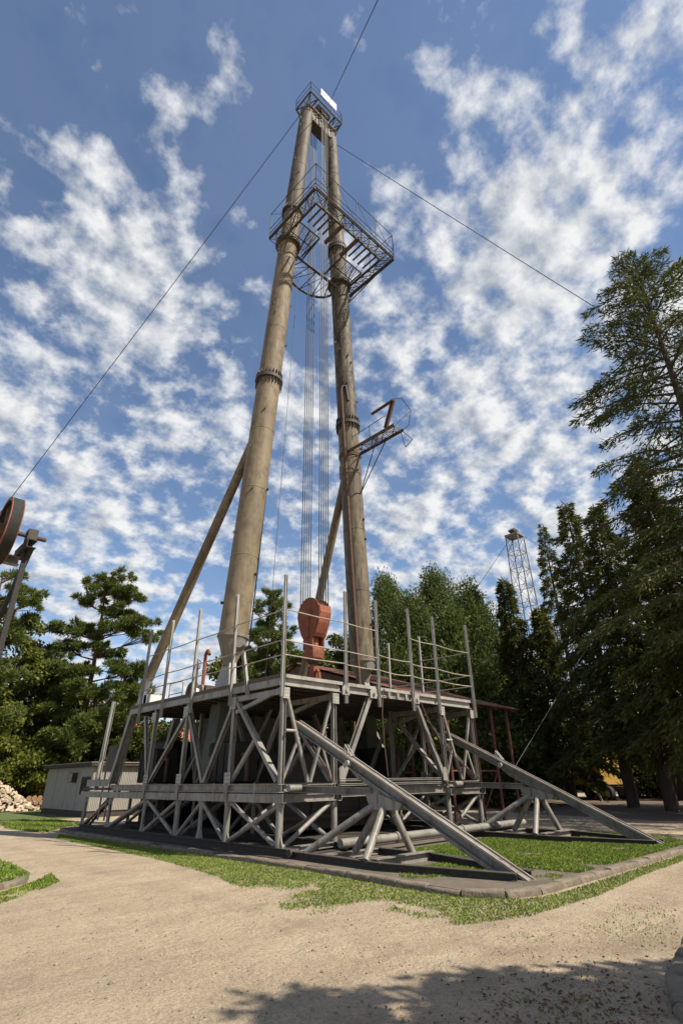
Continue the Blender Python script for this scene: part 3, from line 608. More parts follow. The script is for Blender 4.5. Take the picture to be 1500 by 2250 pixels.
# stabbing board on the mouldy leg
bz = 17.3; c = axis(1, bz)
sb = obj('stabbing_board', MB().ext((7.05, .95, bz+.02), (7.05, c.y-.2, bz+.02), U(.07, .16)).ext((7.72, .95, bz+.02), (7.72, c.y-.2, bz+.02), U(-.07, .16)), 'rust_brown', mast, 30)
obj('board_clamp', MB().lathe(axis(1, bz-.1), axis(1, bz+.1), [(0, .6), (1, .6)], 32), 'rust_brown', sb)
grating('board_floor', 7.08, 7.70, .95, 3.2, bz, sb, .10)
lat('board_bracing', ladder_truss((7.05, .95, bz-.06), (7.05, 3.9, bz-.06), (7.72, .95, bz-.06), (7.72, 3.9, bz-.06), 4), 'rust_brown', sb)
foot = axis(1, 14.9)+V((.05, -.56, 0))
lat('board_strut', [(foot, V((7.08, 2.1, bz-.05)), .028), (foot, V((7.70, 2.1, bz-.05)), .028)], DS, sb)
lat('board_rail', [(V((7.03, 3.7, bz)), V((7.03, 3.8, bz+.75)), .018), (V((7.03, 3.8, bz+.75)), V((7.03, 1.5, bz+.85)), .018), (V((7.03, 2.6, bz)), V((7.03, 2.6, bz+.8)), .018)], DS, sb)
cage = [V((7.75, 1.0, bz)), V((7.98, .75, bz+.35)), V((8.05, .6, bz+1.2)), V((7.5, .7, bz+1.75)), V((7.05, .9, bz+1.6))]
lat('board_cage', list(zip(cage[:-1], cage[1:], [.02]*4))+[(V((7.75, 1.0, bz)), V((7.98, .6, bz-.6)), .02), (V((7.98, .6, bz-.6)), V((7.9, 1.0, bz-.9)), .02), (V((7.9, 1, bz-.9)), V((7.72, 1.1, bz)), .02), (V((7.1, .95, bz)), V((8.05, .6, bz+1.2)), .018)], DS, sb)
obj('board_upright', MB().ext((7.05, 1.5, bz+.12), (7.05, .9, bz+1.5), U(.12, .22)).ext((7.05, .9, bz+1.52), (7.05, 2.4, bz+1.48), U(.13, .09)), 'rust_brown', sb, 30)
# ladder-way pipes on the tan leg and crown
CZ = 45.9
cb = obj('crown_beam', MB().box((3.5, 3.85, 44.3), (5.85, 4.6, 45.5)), 'dark_steel', mast, 0)
for k in range(7): obj('beam_rib', MB().box((3.75+k*.31, 3.79, 44.4), (3.82+k*.31, 3.85, 45.45)), 'cone_paint', cb, 0)
obj('beam_top_flange', MB().box((3.3, 3.7, 45.5), (6.0, 4.75, 45.6)), 'cone_paint', cb, 0)
for k in range(6): obj('crown_sheave', MB().tube((4.2+k*.19, 4.2, 46.3), (4.32+k*.19, 4.2, 46.3), .62, n=28), 'rust_brown', mast)
for x in (4.05, 5.4): obj('bearing_stand', MB().poly([(x, 3.8, 45.6), (x, 4.6, 45.6), (x, 4.35, 46.5), (x, 4.05, 46.5)], .08), 'rust_brown', mast, 0)
cp = obj('crown_platform', MB().ext((3.0, 3.2, CZ), (6.1, 3.2, CZ), U(.07, .16)).ext((3.0, 4.85, CZ), (6.1, 4.85, CZ), U(.07, .16)).ext((3.0, 3.2, CZ), (3.0, 4.85, CZ), U(.07, .16)).ext((6.1, 3.2, CZ), (6.1, 4.85, CZ), U(.07, .16)), DS, mast, 30)
lat('floor_bracing', [((3.0, 3.2, CZ-.07), (3.7, 4.85, CZ-.07), .035), ((3.0, 4.85, CZ-.07), (3.7, 3.2, CZ-.07), .035), ((5.4, 3.2, CZ-.07), (6.1, 4.85, CZ-.07), .035), ((5.4, 4.85, CZ-.07), (6.1, 3.2, CZ-.07), .035), ((3.7, 3.2, CZ-.07), (3.7, 4.85, CZ-.07), .04), ((5.4, 3.2, CZ-.07), (5.4, 4.85, CZ-.07), .04), ((3.0, 4.0, CZ-.07), (3.7, 4.0, CZ-.07), .03), ((5.4, 4.0, CZ-.07), (6.1, 4.0, CZ-.07), .03)], par=cp)
lat('platform_bracket', [((3.0, 3.2, CZ), axis(-1, 44.6)+V((0, -.4, 0)), .04), ((3.0, 4.85, CZ), axis(-1, 44.6)+V((-.3, .3, 0)), .04), ((6.1, 3.2, CZ), axis(1, 44.6)+V((0, -.4, 0)), .04), ((6.1, 4.85, CZ), axis(1, 44.6)+V((.3, .3, 0)), .04)], par=cp)
grating('floor_grating', 3.0, 3.7, 3.2, 4.85, CZ+.08, cp, .14); grating('floor_grating', 5.4, 6.1, 3.2, 4.85, CZ+.08, cp, .14); grating('floor_grating', 3.7, 5.4, 3.2, 3.75, CZ+.08, cp, .14)
railing('platform_rail', [(3.0, 3.2), (6.1, 3.2), (6.1, 4.85), (3.0, 4.85), (3.0, 3.2)], CZ, (.65, 1.3), cp, 1.1, .022)
sg = obj('sign_board', MB().box((3.92, 3.10, 46.66), (5.48, 3.13, 47.52)), 'sign_white', mast, 0)
sg['label'] = 'weathered white sign board with faded red marks at the mast top'
for k, (a, b, c_) in enumerate(((4.08, .3, .2), (4.5, .42, .28), (5.02, .36, .24))):
    obj('faded_mark', MB().box((a, 3.096, 46.92+c_*.3), (a+b*.5, 3.0985, 46.98+c_*.5)).box((a, 3.096, 47.12+c_*.3), (a+b*.8, 3.0985, 47.15+c_*.4)), 'rust_red', sg, 0) if False else None
# ------------------------------------------------------------------ hoisting gear
BX, BY = 4.78, 4.22
blk = thing('travelling_block', 'rust-red travelling block with hook hanging on wire lines above the deck', 'hook block', (BX, BY, 5.5))
def drop(pts, n=10): return pts
cheek = []
for k in range(25):     # rounded cheek plate outline
    a = rad(-25+230*k/24); cheek.append((math.cos(a)*.70, 7.92+math.sin(a)*.72))
cheek += [(-.30, 6.9), (-.30, 6.45), (.30, 6.45), (.30, 6.9)]
for s in (-1, 1): obj('cheek_plate', MB().poly([(BX+s*.30, BY+y, z) for y, z in cheek], .07), 'rust_red', blk, 30)
for k in range(5): obj('sheave', MB().tube((BX-.22+k*.1, BY, 7.92), (BX-.14+k*.1, BY, 7.92), .60, n=28), 'rust_brown', blk)
guard = []
for s in (-1,):
    mb = MB(); pr = [(s*(.69), 8.2), (s*.72, 7.9), (s*.62, 7.5), (s*.44, 7.1), (s*.34, 6.95)]
    for (ya, za), (yb, zb) in zip(pr[:-1], pr[1:]): mb.ext((BX, BY+ya, za), (BX, BY+yb, zb), Rc(.62, .05), (0, 1, 0))
    obj('rope_guard', mb, 'rust_red', blk, 50)
    mb = MB(); pr = [(-y, z) for y, z in pr]
    for (ya, za), (yb, zb) in zip(pr[:-1], pr[1:]): mb.ext((BX, BY+ya, za), (BX, BY+yb, zb), Rc(.62, .05), (0, 1, 0))
    obj('rope_guard', mb, 'rust_red', blk, 50)
obj('axle', MB().tube((BX-.42, BY, 7.92), (BX+.42, BY, 7.92), .15, n=20).tube((BX-.39, BY, 7.92), (BX-.335, BY, 7.92), .24, n=24), 'rust_red', blk)
obj('bail_bolt', MB().box((BX-.40, BY-.08, 6.9), (BX-.34, BY+.08, 7.7)), 'rust_red', blk, 0)
obj('hook_body', MB().lathe((BX, BY, 6.0), (BX, BY, 6.55), [(0, .26), (.15, .40), (.55, .44), (.9, .40), (1, .34)], 8), 'rust_red', blk, 25)
obj('spring_barrel', MB().tube((BX, BY, 6.5), (BX, BY, 6.98), .2, n=18), 'rust_red', blk)
obj('hook_collar', MB().lathe((BX, BY, 5.9), (BX, BY, 6.1), [(0, .24), (1, .3)], 20), 'dark_steel', blk)
obj('hook_shank', MB().ext((BX, BY, 5.2), (BX, BY, 5.95), Rc(.22, .30), (0, 1, 0), Rc(.2, .26)), 'rust_red', blk, 0)
obj('hook_ear', MB().path([V((BX, BY-.2, 5.65)), V((BX, BY-.34, 5.5)), V((BX, BY-.36, 5.25)), V((BX, BY-.2, 5.05)), V((BX, BY+.05, 5.0))], .07, 10), 'rust_red', blk)
hl = thing('hoisting_lines', 'two bundles of dark wire lines running from the mast crown to the red block', 'wire lines', (BX, BY, 8.2))
for sgn in (-1, 1):
    for k in range(5):
        x = BX-.27+k*.135
        obj('wire_line', MB().tube((x, BY+sgn*.60, 8.0), (x-.07, 4.2+sgn*.6, 46.2), .022, n=6), 'cable', hl)
fl = obj('fast_line', MB().tube((4.1, 4.75, 46.0), (3.7, 7.6, 4.4), .036, n=6), 'cable', None, 40, (3.7, 7.6, 4.4))
tag(fl, 'single dark line slanting from the mast crown down behind the tan leg', 'wire line')
dl = obj('dead_line', MB().tube((4.15, 4.5, 46.0), (3.35, 5.6, 4.4), .012, n=6), 'cable', None, 40, (3.35, 5.6, 4.4))
tag(dl, 'thin dark line hanging beside the left wire bundle', 'wire line')
# guy wires (crown to ground anchors)
def guy(p, q, label, r=.024):
    p = V(p); q = V(q); pts = []
    for k in range(13):
        t = k/12; pts.append(p.lerp(q, t)+V((0, 0, -.25*4*t*(1-t))))
    o = obj('guy_wire', MB().path(pts, r, 5), 'cable', None, 40, tuple(q)); tag(o, label, 'guy wire', 'guy wires of the mast')
GUYS = []
guy((4.9, 3.25, 47.2), (-14.5, -28.5, 0), 'guy wire running from the mast crown up and out at the top of the picture')
guy((3.25, 4.6, 45.3), (-9.4, 37.0, 0), 'guy wire falling from the mast crown to the left past the pulley wheel')
guy((5.95, 4.3, 45.0), (31.0, -23.0, 0), 'guy wire falling from the mast crown to the right behind the tall conifer')

# ------------------------------------------------------------------ machinery on and under the deck, partly added as dark fill
mh = thing('drawworks_housing', 'dull green steel housing with ribs hung under the rig deck, enlarged to darken the span', 'machine housing', (4.7, 7.3, 1.5))  # housing enlarged to darken the open span under the deck
obj('shell', MB().box((2.3, 6.3, 2.55), (7.0, 8.6, 3.95)), 'green_housing', mh, 0)
for x in (2.3, 3.45, 4.6, 5.75, 6.95): obj('rib', MB().box((x-.04, 6.22, 2.5), (x+.06, 6.3, 4.0)), 'green_housing', mh, 0)
obj('base_rail', MB().ext((2.2, 6.22, 2.45), (7.1, 6.22, 2.45), H(.2, .2)), GP, mh, 30)
for x in (2.6, 4.6, 6.6): obj('frame_leg', MB().ext((x, 6.9, .05), (x, 6.9, 2.4), H(.2, .2)), 'dark_steel', mh, 30)
obj('gear_case', MB().box((3.0, 7.2, .3), (6.4, 9.2, 2.35)), 'dark_steel', mh, 0)
mt = thing('rear_dark_filler', 'dark tank-like block added behind the rig substructure to blacken the view through it', 'tank', (4.7, 12, -.07))  # added dark block, keeps the view through the trusses black
obj('rear_fill_shell', MB().box((2.1, 10.4, .1), (8.9, 12.6, 3.2)), 'near_black', mt, 0)
for x in (2.3, 3.6, 4.9, 6.2, 7.5, 8.7): obj('rear_fill_rib', MB().box((x, 10.3, .1), (x+.1, 10.4, 3.2)), 'near_black', mt, 0)
obj('rear_fill_skid', MB().box((2.0, 10.3, -.07), (9.0, 12.7, .1)), 'skid_rust', mt, 0)
ch = thing('centre_dark_filler', 'dark filler box added low between the two truss boxes', 'gear chest', (4.7, 4.2, -.07))  # added dark mass filling the centre span so it looks unlit
obj('chest', MB().box((2.4, 3.4, .1), (7.0, 5.2, 1.15)), 'dark_steel', ch, 0); obj('centre_fill_top', MB().box((2.9, 3.7, 1.15), (6.6, 5.1, 2.5)), 'dark_steel', ch, 0)
for x in (2.8, 4.0, 5.2, 6.4): obj('centre_fill_rib', MB().box((x, 3.32, .1), (x+.12, 3.4, 1.15)), 'skid_rust', ch, 0)
obj('centre_fill_pipe', MB().tube((2.4, 3.2, .5), (7.0, 3.2, .5), .09), 'dark_steel', ch)
bgd = thing('belt_guard', 'oval grey belt guard on a stand inside the left truss', 'belt guard', (2.9, 8.0, 1.5))
ov = [(2.9, 8.0+.42*math.cos(a), 2.6+.85*math.sin(a)) for a in np.linspace(0, 2*math.pi, 25)[:-1]]
obj('guard_rim', MB().poly(ov, .22), GP, bgd, 30); obj('guard_stand', MB().ext((2.9, 8.0, 1.45), (2.9, 8.0, 1.9), Rc(.3, .4)), 'dark_steel', bgd, 0)
for lb, x0, x1, y0, y1 in (('dark filler casing added inside the left truss box, nearer the corner', .55, 1.5, 3.2, 4.7), ('dark filler casing added inside the left truss box, towards its far end', .55, 1.5, 8.5, 9.9), ('dark filler casing added inside the right truss box', 7.85, 8.9, 3.2, 5.2)):
    cs = thing('dark_filler_casing', lb, 'casing', ((x0+x1)/2, (y0+y1)/2, 1.56), 'dark fillers added inside the truss boxes')  # added dark boxes that make the truss interiors look unlit
    obj('casing_body', MB().box((x0, y0, 1.62), (x1, y1, 2.75)), 'near_black', cs, 0)
    for k in range(4): yy = y0+(y1-y0)*(k+.5)/4; obj('casing_band', MB().box((x0-.03, yy-.05, 1.6), (x1+.03, yy+.05, 2.79)), 'near_black', cs, 0)
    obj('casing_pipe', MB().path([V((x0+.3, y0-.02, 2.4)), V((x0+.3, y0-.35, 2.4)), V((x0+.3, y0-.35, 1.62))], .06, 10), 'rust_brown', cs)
wn = thing('deck_engine', 'rusty engine with a red exhaust pipe standing on the rig deck', 'engine', (1.7, 7.2, 4.33))
obj('engine_block', MB().box((1.3, 6.6, 4.35), (2.1, 7.7, 5.0)), 'rust_brown', wn, 0)
obj('flywheel', MB().tube((1.15, 7.5, 4.8), (1.3, 7.5, 4.8), .42, n=24), 'rust_brown', wn)
obj('cylinder_head', MB().tube((1.2, 6.9, 4.85), (2.2, 6.9, 4.85), .2, n=16), 'cone_paint', wn)
obj('white_drum', MB().tube((1.0, 7.0, 4.75), (1.25, 7.0, 4.75), .16, n=16), 'white_paint', wn)
obj('exhaust_pipe', MB().path([V((1.6, 7.4, 4.9)), V((1.6, 7.4, 6.35)), V((1.6, 7.25, 6.5)), V((1.6, 7.1, 6.3))], .07, 12), 'rust_red', wn)
lp = thing('deck_lamp', 'small caged lamp on a pale post at the deck edge', 'lamp', (.35, 5.75, 4.33))
obj('lamp_post', MB().tube((.35, 5.75, 4.33), (.35, 5.75, 5.35), .055), LG, lp); obj('lamp_bulb', MB().lathe((.35, 5.75, 5.38), (.35, 5.75, 5.66), [(0, .04), (.3, .07), (.8, .06), (1, .02)], 12), 'white_paint', lp)
cg = MB()
for k in range(6):
    a = k*math.pi/3; d = V((math.cos(a)*.12, math.sin(a)*.12, 0)); c = V((.35, 5.75, 0)); cg.path([c+V((0, 0, 5.35)), c+d+V((0, 0, 5.42)), c+d+V((0, 0, 5.66)), c+V((0, 0, 5.74))], .011, 5)
obj('lamp_cage', cg, DS, lp)
ww = thing('deck_winch', 'white painted winch at the far left corner of the deck', 'winch', (.6, 9.6, 4.33))
obj('drum', MB().tube((.25, 9.7, 4.65), (.95, 9.7, 4.65), .2, n=18), GP, ww)
for x in (.2, .98): obj('side_plate', MB().tube((x, 9.7, 4.65), (x+.04, 9.7, 4.65), .33, n=22), 'white_paint', ww)
obj('winch_frame', MB().box((.2, 9.25, 4.33), (1.0, 9.6, 4.85)), 'white_paint', ww, 0)
obj('lifting_ball', MB().lathe((.3, 9.4, 4.9), (.3, 9.4, 5.12), [(0, .03), (.2, .09), (.5, .11), (.8, .09), (1, .03)], 14), LG, ww)
hr = thing('inner_handrail', 'bent pipe handrail standing on the deck behind the left railing', 'handrail', (1.2, 8.3, 4.33))
obj('rail_frame', MB().path([V((1.0, 7.9, 4.33)), V((1.0, 7.9, 5.2)), V((1.0, 8.0, 5.3)), V((1.0, 9.0, 5.3)), V((1.0, 9.0, 4.33))], .025).tube((1.0, 7.9, 4.85), (1.0, 9.0, 4.85), .02), 'rail_pipe', hr)

# ------------------------------------------------------------------ rusty-roofed shed beside the rig
sd = thing('open_shed', 'open shed with rusty corrugated roof on red posts behind the rig', 'shed', (13.7, 11.5, GZ))
sx0, sx1, syr, zr, ze = 10.4, 17.0, 12.0, 7.7, 4.82
def corrugated(name, xa, xb, ya, za, yb, zb, par, mat):
    n = int((xb-xa)/.09); v = []; f = []
    dy, dz = yb-ya, zb-za; l = math.hypot(dy, dz); ny, nz = -dz/l, dy/l
    if nz < 0: ny, nz = -ny, -nz
    mb = MB()
    for k in range(n+1):
        x = xa+(xb-xa)*k/n; h = .025 if k % 2 else -.025
        for (y, z) in ((ya, za), (yb, zb)): mb.v.append(V((x, y+ny*h, z+nz*h)))
    for k in range(n): mb.f.append((2*k, 2*k+1, 2*k+3, 2*k+2))
    m = len(mb.v)
    for k in range(n+1):
        for j in (0, 1): mb.v.append(mb.v[2*k+j]-V((0, ny*.012, nz*.012)))
    for k in range(n): mb.f.append((m+2*k, m+2*k+2, m+2*k+3, m+2*k+1))
    return obj(name, mb, mat, par, 20)
k = 0
for xa in np.arange(sx0-.2, sx1+.6, 1.02):      # overlapping sheets, a little uneven
    xb = min(xa+1.06, sx1+.55)
    if xb-xa < .3: continue
    for j, (t0, t1) in enumerate(((0, .52), (.49, 1))):
        dz = .02*(k % 2)+.03*j+random.uniform(0, .015); k += 1
        corrugated('roof_sheet', xa, xb, 2.2+(syr-2.2)*t0, ze-.05+(zr-ze+.05)*t0+dz, 2.2+(syr-2.2)*t1, ze-.05+(zr-ze+.05)*t1+dz, sd, 'roof_rust')
    corrugated('roof_sheet', xa, xb, syr, zr+.02*(k % 2), 21.5, ze+.02*(k % 2), sd, 'roof_rust')
obj('gable_panel', MB().poly([(sx0, 3, ze), (sx0, syr, zr-.08), (sx0, 21, ze)], .05), 'rust_brown', sd, 0)
for x in (11.6, 13.8, 15.4, 16.9):
    for y in (2.75, 8, 14, 20.5):
        obj('shed_post', MB().tube((x, y, GZ), (x, y, ze-.1+(min(y, 24-y)-2.2)*.29), .075, n=10), 'red_post', sd)
    obj('rafter', MB().ext((x, 2.4, ze-.1), (x, syr, zr-.1), Rc(.1, .14)).ext((x, syr, zr-.1), (x, 21.3, ze-.12), Rc(.1, .14)), 'red_post', sd, 0)
for y in (2.75, 8):
    obj('shed_rail', MB().tube((11.6, y, 1.9), (15.4, y, 1.9), .04), 'red_post', sd); obj('shed_brace', MB().tube((13.8, y, .2), (15.4, y, 1.9), .035), 'red_post', sd); obj('shed_brace', MB().tube((13.8, y, 3.4), (12.2, y, 1.9), .035), 'red_post', sd)
pm = thing('mud_pump', 'dark pump unit with pipes under the rusty shed roof', 'pump', (13.5, 8.5, GZ))
obj('pump_body', MB().box((12.0, 6.6, .1), (15.0, 8.6, 1.3)), 'dark_steel', pm, 0); obj('pump_skid', MB().box((11.6, 6.4, GZ), (15.6, 8.8, .1)), 'rust_brown', pm, 0)
for x in (12.5, 13.5, 14.5): obj('pump_cylinder', MB().tube((x, 5.9, .8), (x, 6.7, .8), .25, n=16), 'dark_steel', pm)
obj('air_vessel', MB().lathe((13.5, 7.6, 1.3), (13.5, 7.6, 2.5), [(0, .15), (.2, .4), (.5, .46), (.8, .4), (1, .1)], 18), 'dark_steel', pm)

# ------------------------------------------------------------------ site cabin
cbn = thing('site_cabin', 'grey site cabin with dark flat roof left behind the rig', 'cabin', (3.8, 22.9, GZ))
def cbox(name, x0, x1, y0, y1, z0, z1, mat, par=cbn): return obj(name, MB().box((x0, y0, z0), (x1, y1, z1)), mat, par, 0)
cbox('wall', 3.8, 8.2, 22.9, 31.0, .15, 2.5, 'cabin_wall'); cbox('plinth', 3.82, 8.1, 22.95, 30.9, GZ, .149, 'cabin_dark')
cbox('roof', 3.5, 8.5, 22.6, 31.3, 2.52, 2.7, 'cabin_dark'); cbox('roof_sheet', 3.46, 8.54, 22.56, 31.34, 2.702, 2.74, 'cabin_wall')
w = cbox('window', 3.75, 3.797, 23.2, 24.5, 1.0, 1.95, 'cabin_dark'); cbox('pane', 3.735, 3.748, 23.3, 24.4, 1.1, 1.85, 'glass_dark', w)
w = cbox('vent_box', 3.5, 3.797, 25.4, 25.9, 1.65, 2.2, 'cabin_dark'); cbox('vent_grille', 3.485, 3.498, 25.45, 25.85, 1.7, 2.15, 'grey_paint', w)
for k in range(44): cbox('corrugation', 3.85+k*.1, 3.9+k*.1, 22.87, 22.897, .16, 2.5, 'cabin_wall')
for k in range(3): cbox('wall_seam', 3.785, 3.797, 25.0+k*2, 25.02+k*2, .16, 2.5, 'cabin_wall')
hs = thing('tiled_house', 'small house with orange tiled roof glimpsed through the left truss', 'house', (20, 48, GZ))
obj('wall', MB().box((14, 46, GZ), (26, 54, 4.2)), 'plaster_yellow', hs, 0)
obj('roof', MB().poly([(20, 45.2, 4.0), (20, 50, 7.6), (20, 54.8, 4.0)], 13), 'orange_tile', hs, 0)
for x in (16, 19, 22.5): w = obj('window', MB().box((x, 45.93, 1.2), (x+1.1, 45.99, 2.6)), 'white_paint', hs, 0); obj('pane', MB().box((x+.08, 45.90, 1.28), (x+1.02, 45.92, 2.52)), 'glass_dark', w, 0)

# ------------------------------------------------------------------ firewood
def log_heap():
    mb = MB(); r = random.Random(5); c = V((2.2, 36.3, GZ))
    for k in range(420):
        a = r.uniform(0, 2*math.pi); d = r.random()**.6; x = 2.9*d*math.cos(a); y = 2.0*d*math.sin(a); z = max(.08, (1-d)*2.1)*r.uniform(.82, 1)
        p = c+V((x, y, z)); ax = V((r.uniform(-1, 1), r.uniform(-1, 1), r.uniform(-.5, .5))).normalized()*r.uniform(.14, .22); ra = r.uniform(.06, .12)
        mb.ext(p-ax, p+ax, [(-ra, -ra*.7), (ra, -ra*.6), (ra*.1, ra*.9)])
    return obj('firewood_heap', mb, 'wood_split', None, 0, (2.2, 36.3, GZ))
tag(log_heap(), 'loose heap of pale split firewood at the far left', 'firewood', kind='stuff')
ls = thing('log_stack', 'low stack of orange-brown logs between the firewood heap and the cabin', 'log stack', (5.6, 37.5, GZ))
for j in range(3):
    for k in range(9-j):
        p = V((4.2+k*.36+j*.18, 36.8-k*.12-j*.06, GZ+.18+j*.31)); obj('log', MB().tube(p, p+V((.35, 1.1, 0)), .17+random.uniform(-.02, .01), n=9), 'wood_end', ls)

# ------------------------------------------------------------------ pulley frame at the left edge
pf = thing('pulley_frame', 'rusty steel frame carrying a wide belt pulley wheel high at the left edge', 'pulley frame', (-7.8, .2, GZ))
wx, wy, wz = -7.78, .18, 6.66
def rim(name, xa, xb, ro, ri, mat, n=40):
    mb = MB()
    for k in range(n):
        a = 2*math.pi*k/n
        for x, r in ((xa, ro), (xb, ro), (xb, ri), (xa, ri)): mb.v.append(V((x, wy+r*math.cos(a), wz+r*math.sin(a))))
    for k in range(n):
        a = 4*k; b = 4*((k+1) % n)
        for j in range(4): mb.f.append((a+j, a+(j+1) % 4, b+(j+1) % 4, b+j))
    return obj(name, mb, mat, pf, 40)
wh = rim('pulley_rim', wx-.11, wx+.11, .75, .69, 'black_rubber'); rim('rim_edge', wx-.125, wx-.108, .752, .675, 'rust_red'); rim('rim_edge', wx+.108, wx+.125, .752, .675, 'rust_red')
for k in range(6):
    a = k*math.pi/3+.2; obj('spoke', MB().ext((wx, wy+.1*math.cos(a), wz+.1*math.sin(a)), (wx, wy+.70*math.cos(a), wz+.70*math.sin(a)), Rc(.07, .12), (1, 0, 0)), 'rust_brown', pf, 0)
obj('hub', MB().tube((wx-.18, wy, wz), (wx+.18, wy, wz), .14, n=18), 'rust_brown', pf); obj('axle', MB().tube((-9.1, wy, wz), (-6.95, wy, wz), .05, n=12), 'rust_brown', pf)
for x in (-7.26, -8.5):
    obj('bearing', MB().box((x-.1, wy-.13, wz-.13), (x+.1, wy+.13, wz+.14)), 'dark_steel', pf, 0)
    obj('head_channel', MB().ext((x, wy-.25, wz-.24), (x, wy+.75, wz-.24), U(.2, .2)), 'near_black', pf, 30)
    obj('frame_post', MB().ext((x, wy+.05, GZ), (x, wy+.05, wz-.3), Rc(.10, .10), (0, 1, 0)), 'near_black', pf, 0)
    obj('frame_brace', MB().ext((x+.04, wy-.15, wz-.3), (x-.1, 5.6, GZ), Rc(.09, .11)), 'near_black', pf, 0)
obj('head_tie', MB().ext((-8.5, wy+.55, wz-.45), (-7.26, wy+.55, wz-.45), U(.16, .2)), GP, pf, 30)
obj('frame_tie', MB().ext((-8.5, wy, 2.2), (-7.26, wy, 2.2), U(.12, .16)), 'near_black', pf, 30)

# ------------------------------------------------------------------ second, lattice derrick among the spruces
ld2 = thing('lattice_derrick', 'pale lattice derrick with sheaves on top half hidden by the spruces', 'derrick', (36, 10, GZ))
def lat_mast(cx, cy, zb, zt, wb, wt, n, par):
    cor = ((-1, -1), (1, -1), (1, 1), (-1, 1))
    def pt(i, t): w = wb+(wt-wb)*t; sx_, sy_ = cor[i % 4]; return V((cx+sx_*w/2, cy+sy_*w/2, zb+(zt-zb)*t))
    for i in range(4): obj('corner_leg', MB().tube(pt(i, 0), pt(i, 1), .06, n=8), GP, par)
    for k in range(n):
        for i in range(4):
            mb = MB().tube(pt(i, k/n), pt(i+1, (k+1)/n), .022, n=5).tube(pt(i+1, k/n), pt(i, (k+1)/n), .02, n=5).tube(pt(i, (k+1)/n), pt(i+1, (k+1)/n), .03, n=5)
            obj('lattice_panel', mb, GP, par)
    return pt
pt = lat_mast(36.0, 10.0, 2.2, 22.9, 1.9, 1.25, 12, ld2)
for sx_, sy_ in ((-1, -1), (1, -1), (1, 1), (-1, 1)): obj('splayed_leg', MB().tube((36+sx_*1.15, 10+sy_*1.15, 6.5), (36+sx_*2.3, 10+sy_*2.3, GZ), .1, n=8), GP, ld2)
for sy_ in (-1, 1): obj('leg_tie', MB().ext((34.2, 10+sy_*1.7, 3.0), (37.8, 10+sy_*1.7, 3.0), U(.14, .3)), GP, ld2, 30)
obj('crown_frame', MB().box((35.3, 9.3, 22.9), (36.7, 10.7, 23.1)), GP, ld2, 0)
for k in range(5): obj('crown_sheave', MB().tube((35.55+k*.18, 10, 23.6), (35.66+k*.18, 10, 23.45), .34, n=20), DS, ld2)
bal = obj('balcony', MB().box((33.6, 8.0, 12.0), (36.2, 12.0, 12.25)), GP, ld2, 0)
lat('balcony_rail', [((33.6, 8.0+k, 12.2), (33.6, 8.0+k, 13.9), .04) for k in range(5)]+[((33.6, 8, 12.2+h), (33.6, 12, 12.2+h), .035) for h in (.8, 1.7)]+[((33.6, 8, 12.2+h), (36.2, 8, 12.2+h), .035) for h in (.8, 1.7)]+[((36.2, 8, 12.2), (36.2, 8, 13.9), .04)], GP, ld2)
tag(obj('guy_wire', MB().tube((35.3, 9.6, 23), (24, 24, 0), .022, n=5), 'cable', None, 40, (24, 24, 0)), 'guy wire slanting left from the top of the lattice derrick', 'guy wire', 'guy wires of the lattice derrick')
tag(obj('guy_wire', MB().tube((36.7, 9.4, 23), (40.5, -14, 0), .022, n=5), 'guy_steel', None, 40, (40.5, -14, 0)), 'guy wire slanting right from the lattice derrick through the spruces', 'guy wire', 'guy wires of the lattice derrick')
tag(obj('stay_wire', MB().tube((9.6, -1.3, 1.75), (21.5, -3.5, 11.6), .010, n=5), 'cable', None, 40, (9.6, -1.3, 1.75)), 'thin stay wire rising right from the farther ramp into the dark conifers', 'stay wire')

# ------------------------------------------------------------------ vehicles under the trees
tk = thing('yellow_truck', 'old yellow rig truck parked in shade under the conifers', 'truck', (41.5, 9.2, GZ))
tm = Matrix.Translation((41.5, 9.2, GZ)) @ Matrix.Rotation(rad(58), 4, 'Z')
def tb(name, lo, hi, mat, par=tk, smooth=0):
    mb = MB().box(lo, hi); mb.v = [tm @ v for v in mb.v]; return obj(name, mb, mat, par, smooth)
tb('chassis', (-4, -.5, .7), (4, .5, 1.0), 'dark_steel'); tb('engine_house', (-2.6, -1.25, 1.15), (1.6, 1.25, 3.5), 'yellow_paint'); cab_ = tb('cab', (2.0, -1.2, 1.1), (3.8, 1.2, 3.0), 'yellow_paint')
tb('window', (2.3, -1.23, 2.05), (3.3, -1.205, 2.75), 'glass_dark', cab_); tb('windscreen', (3.805, -1.0, 2.05), (3.83, 1.0, 2.75), 'glass_dark', cab_)
for k in range(7): tb('panel_rib', (-2.4+k*.6, -1.3, 1.25), (-2.32+k*.6, -1.255, 3.4), 'yellow_paint')
tb('bumper', (3.9, -1.2, .6), (4.1, 1.2, .9), 'white_paint')
for x in (-3, -1.7, 2.9):
    for y in (-1.1, 1.1):
        mb = MB().tube((x, y-.16, .52), (x, y+.16, .52), .52, n=20); mb.v = [tm @ v for v in mb.v]; ty = obj('wheel', mb, 'black_rubber', tk)
        mb = MB().tube((x, y-.175, .52), (x, y+.175, .52), .26, n=14); mb.v = [tm @ v for v in mb.v]; obj('rim', mb, GP, ty)
rl = thing('blue_reel', 'blue cable reel on a dark trailer frame between conifer trunks', 'cable reel', (43, 2.5, GZ))
obj('trailer_frame', MB().box((40.5, 1.2, 1.6), (46, 3.6, 1.95)), 'dark_steel', rl, 0)
for x in (41.5, 45): obj('trailer_leg', MB().box((x, 1.5, GZ), (x+.25, 3.3, 1.6)), 'dark_steel', rl, 0)
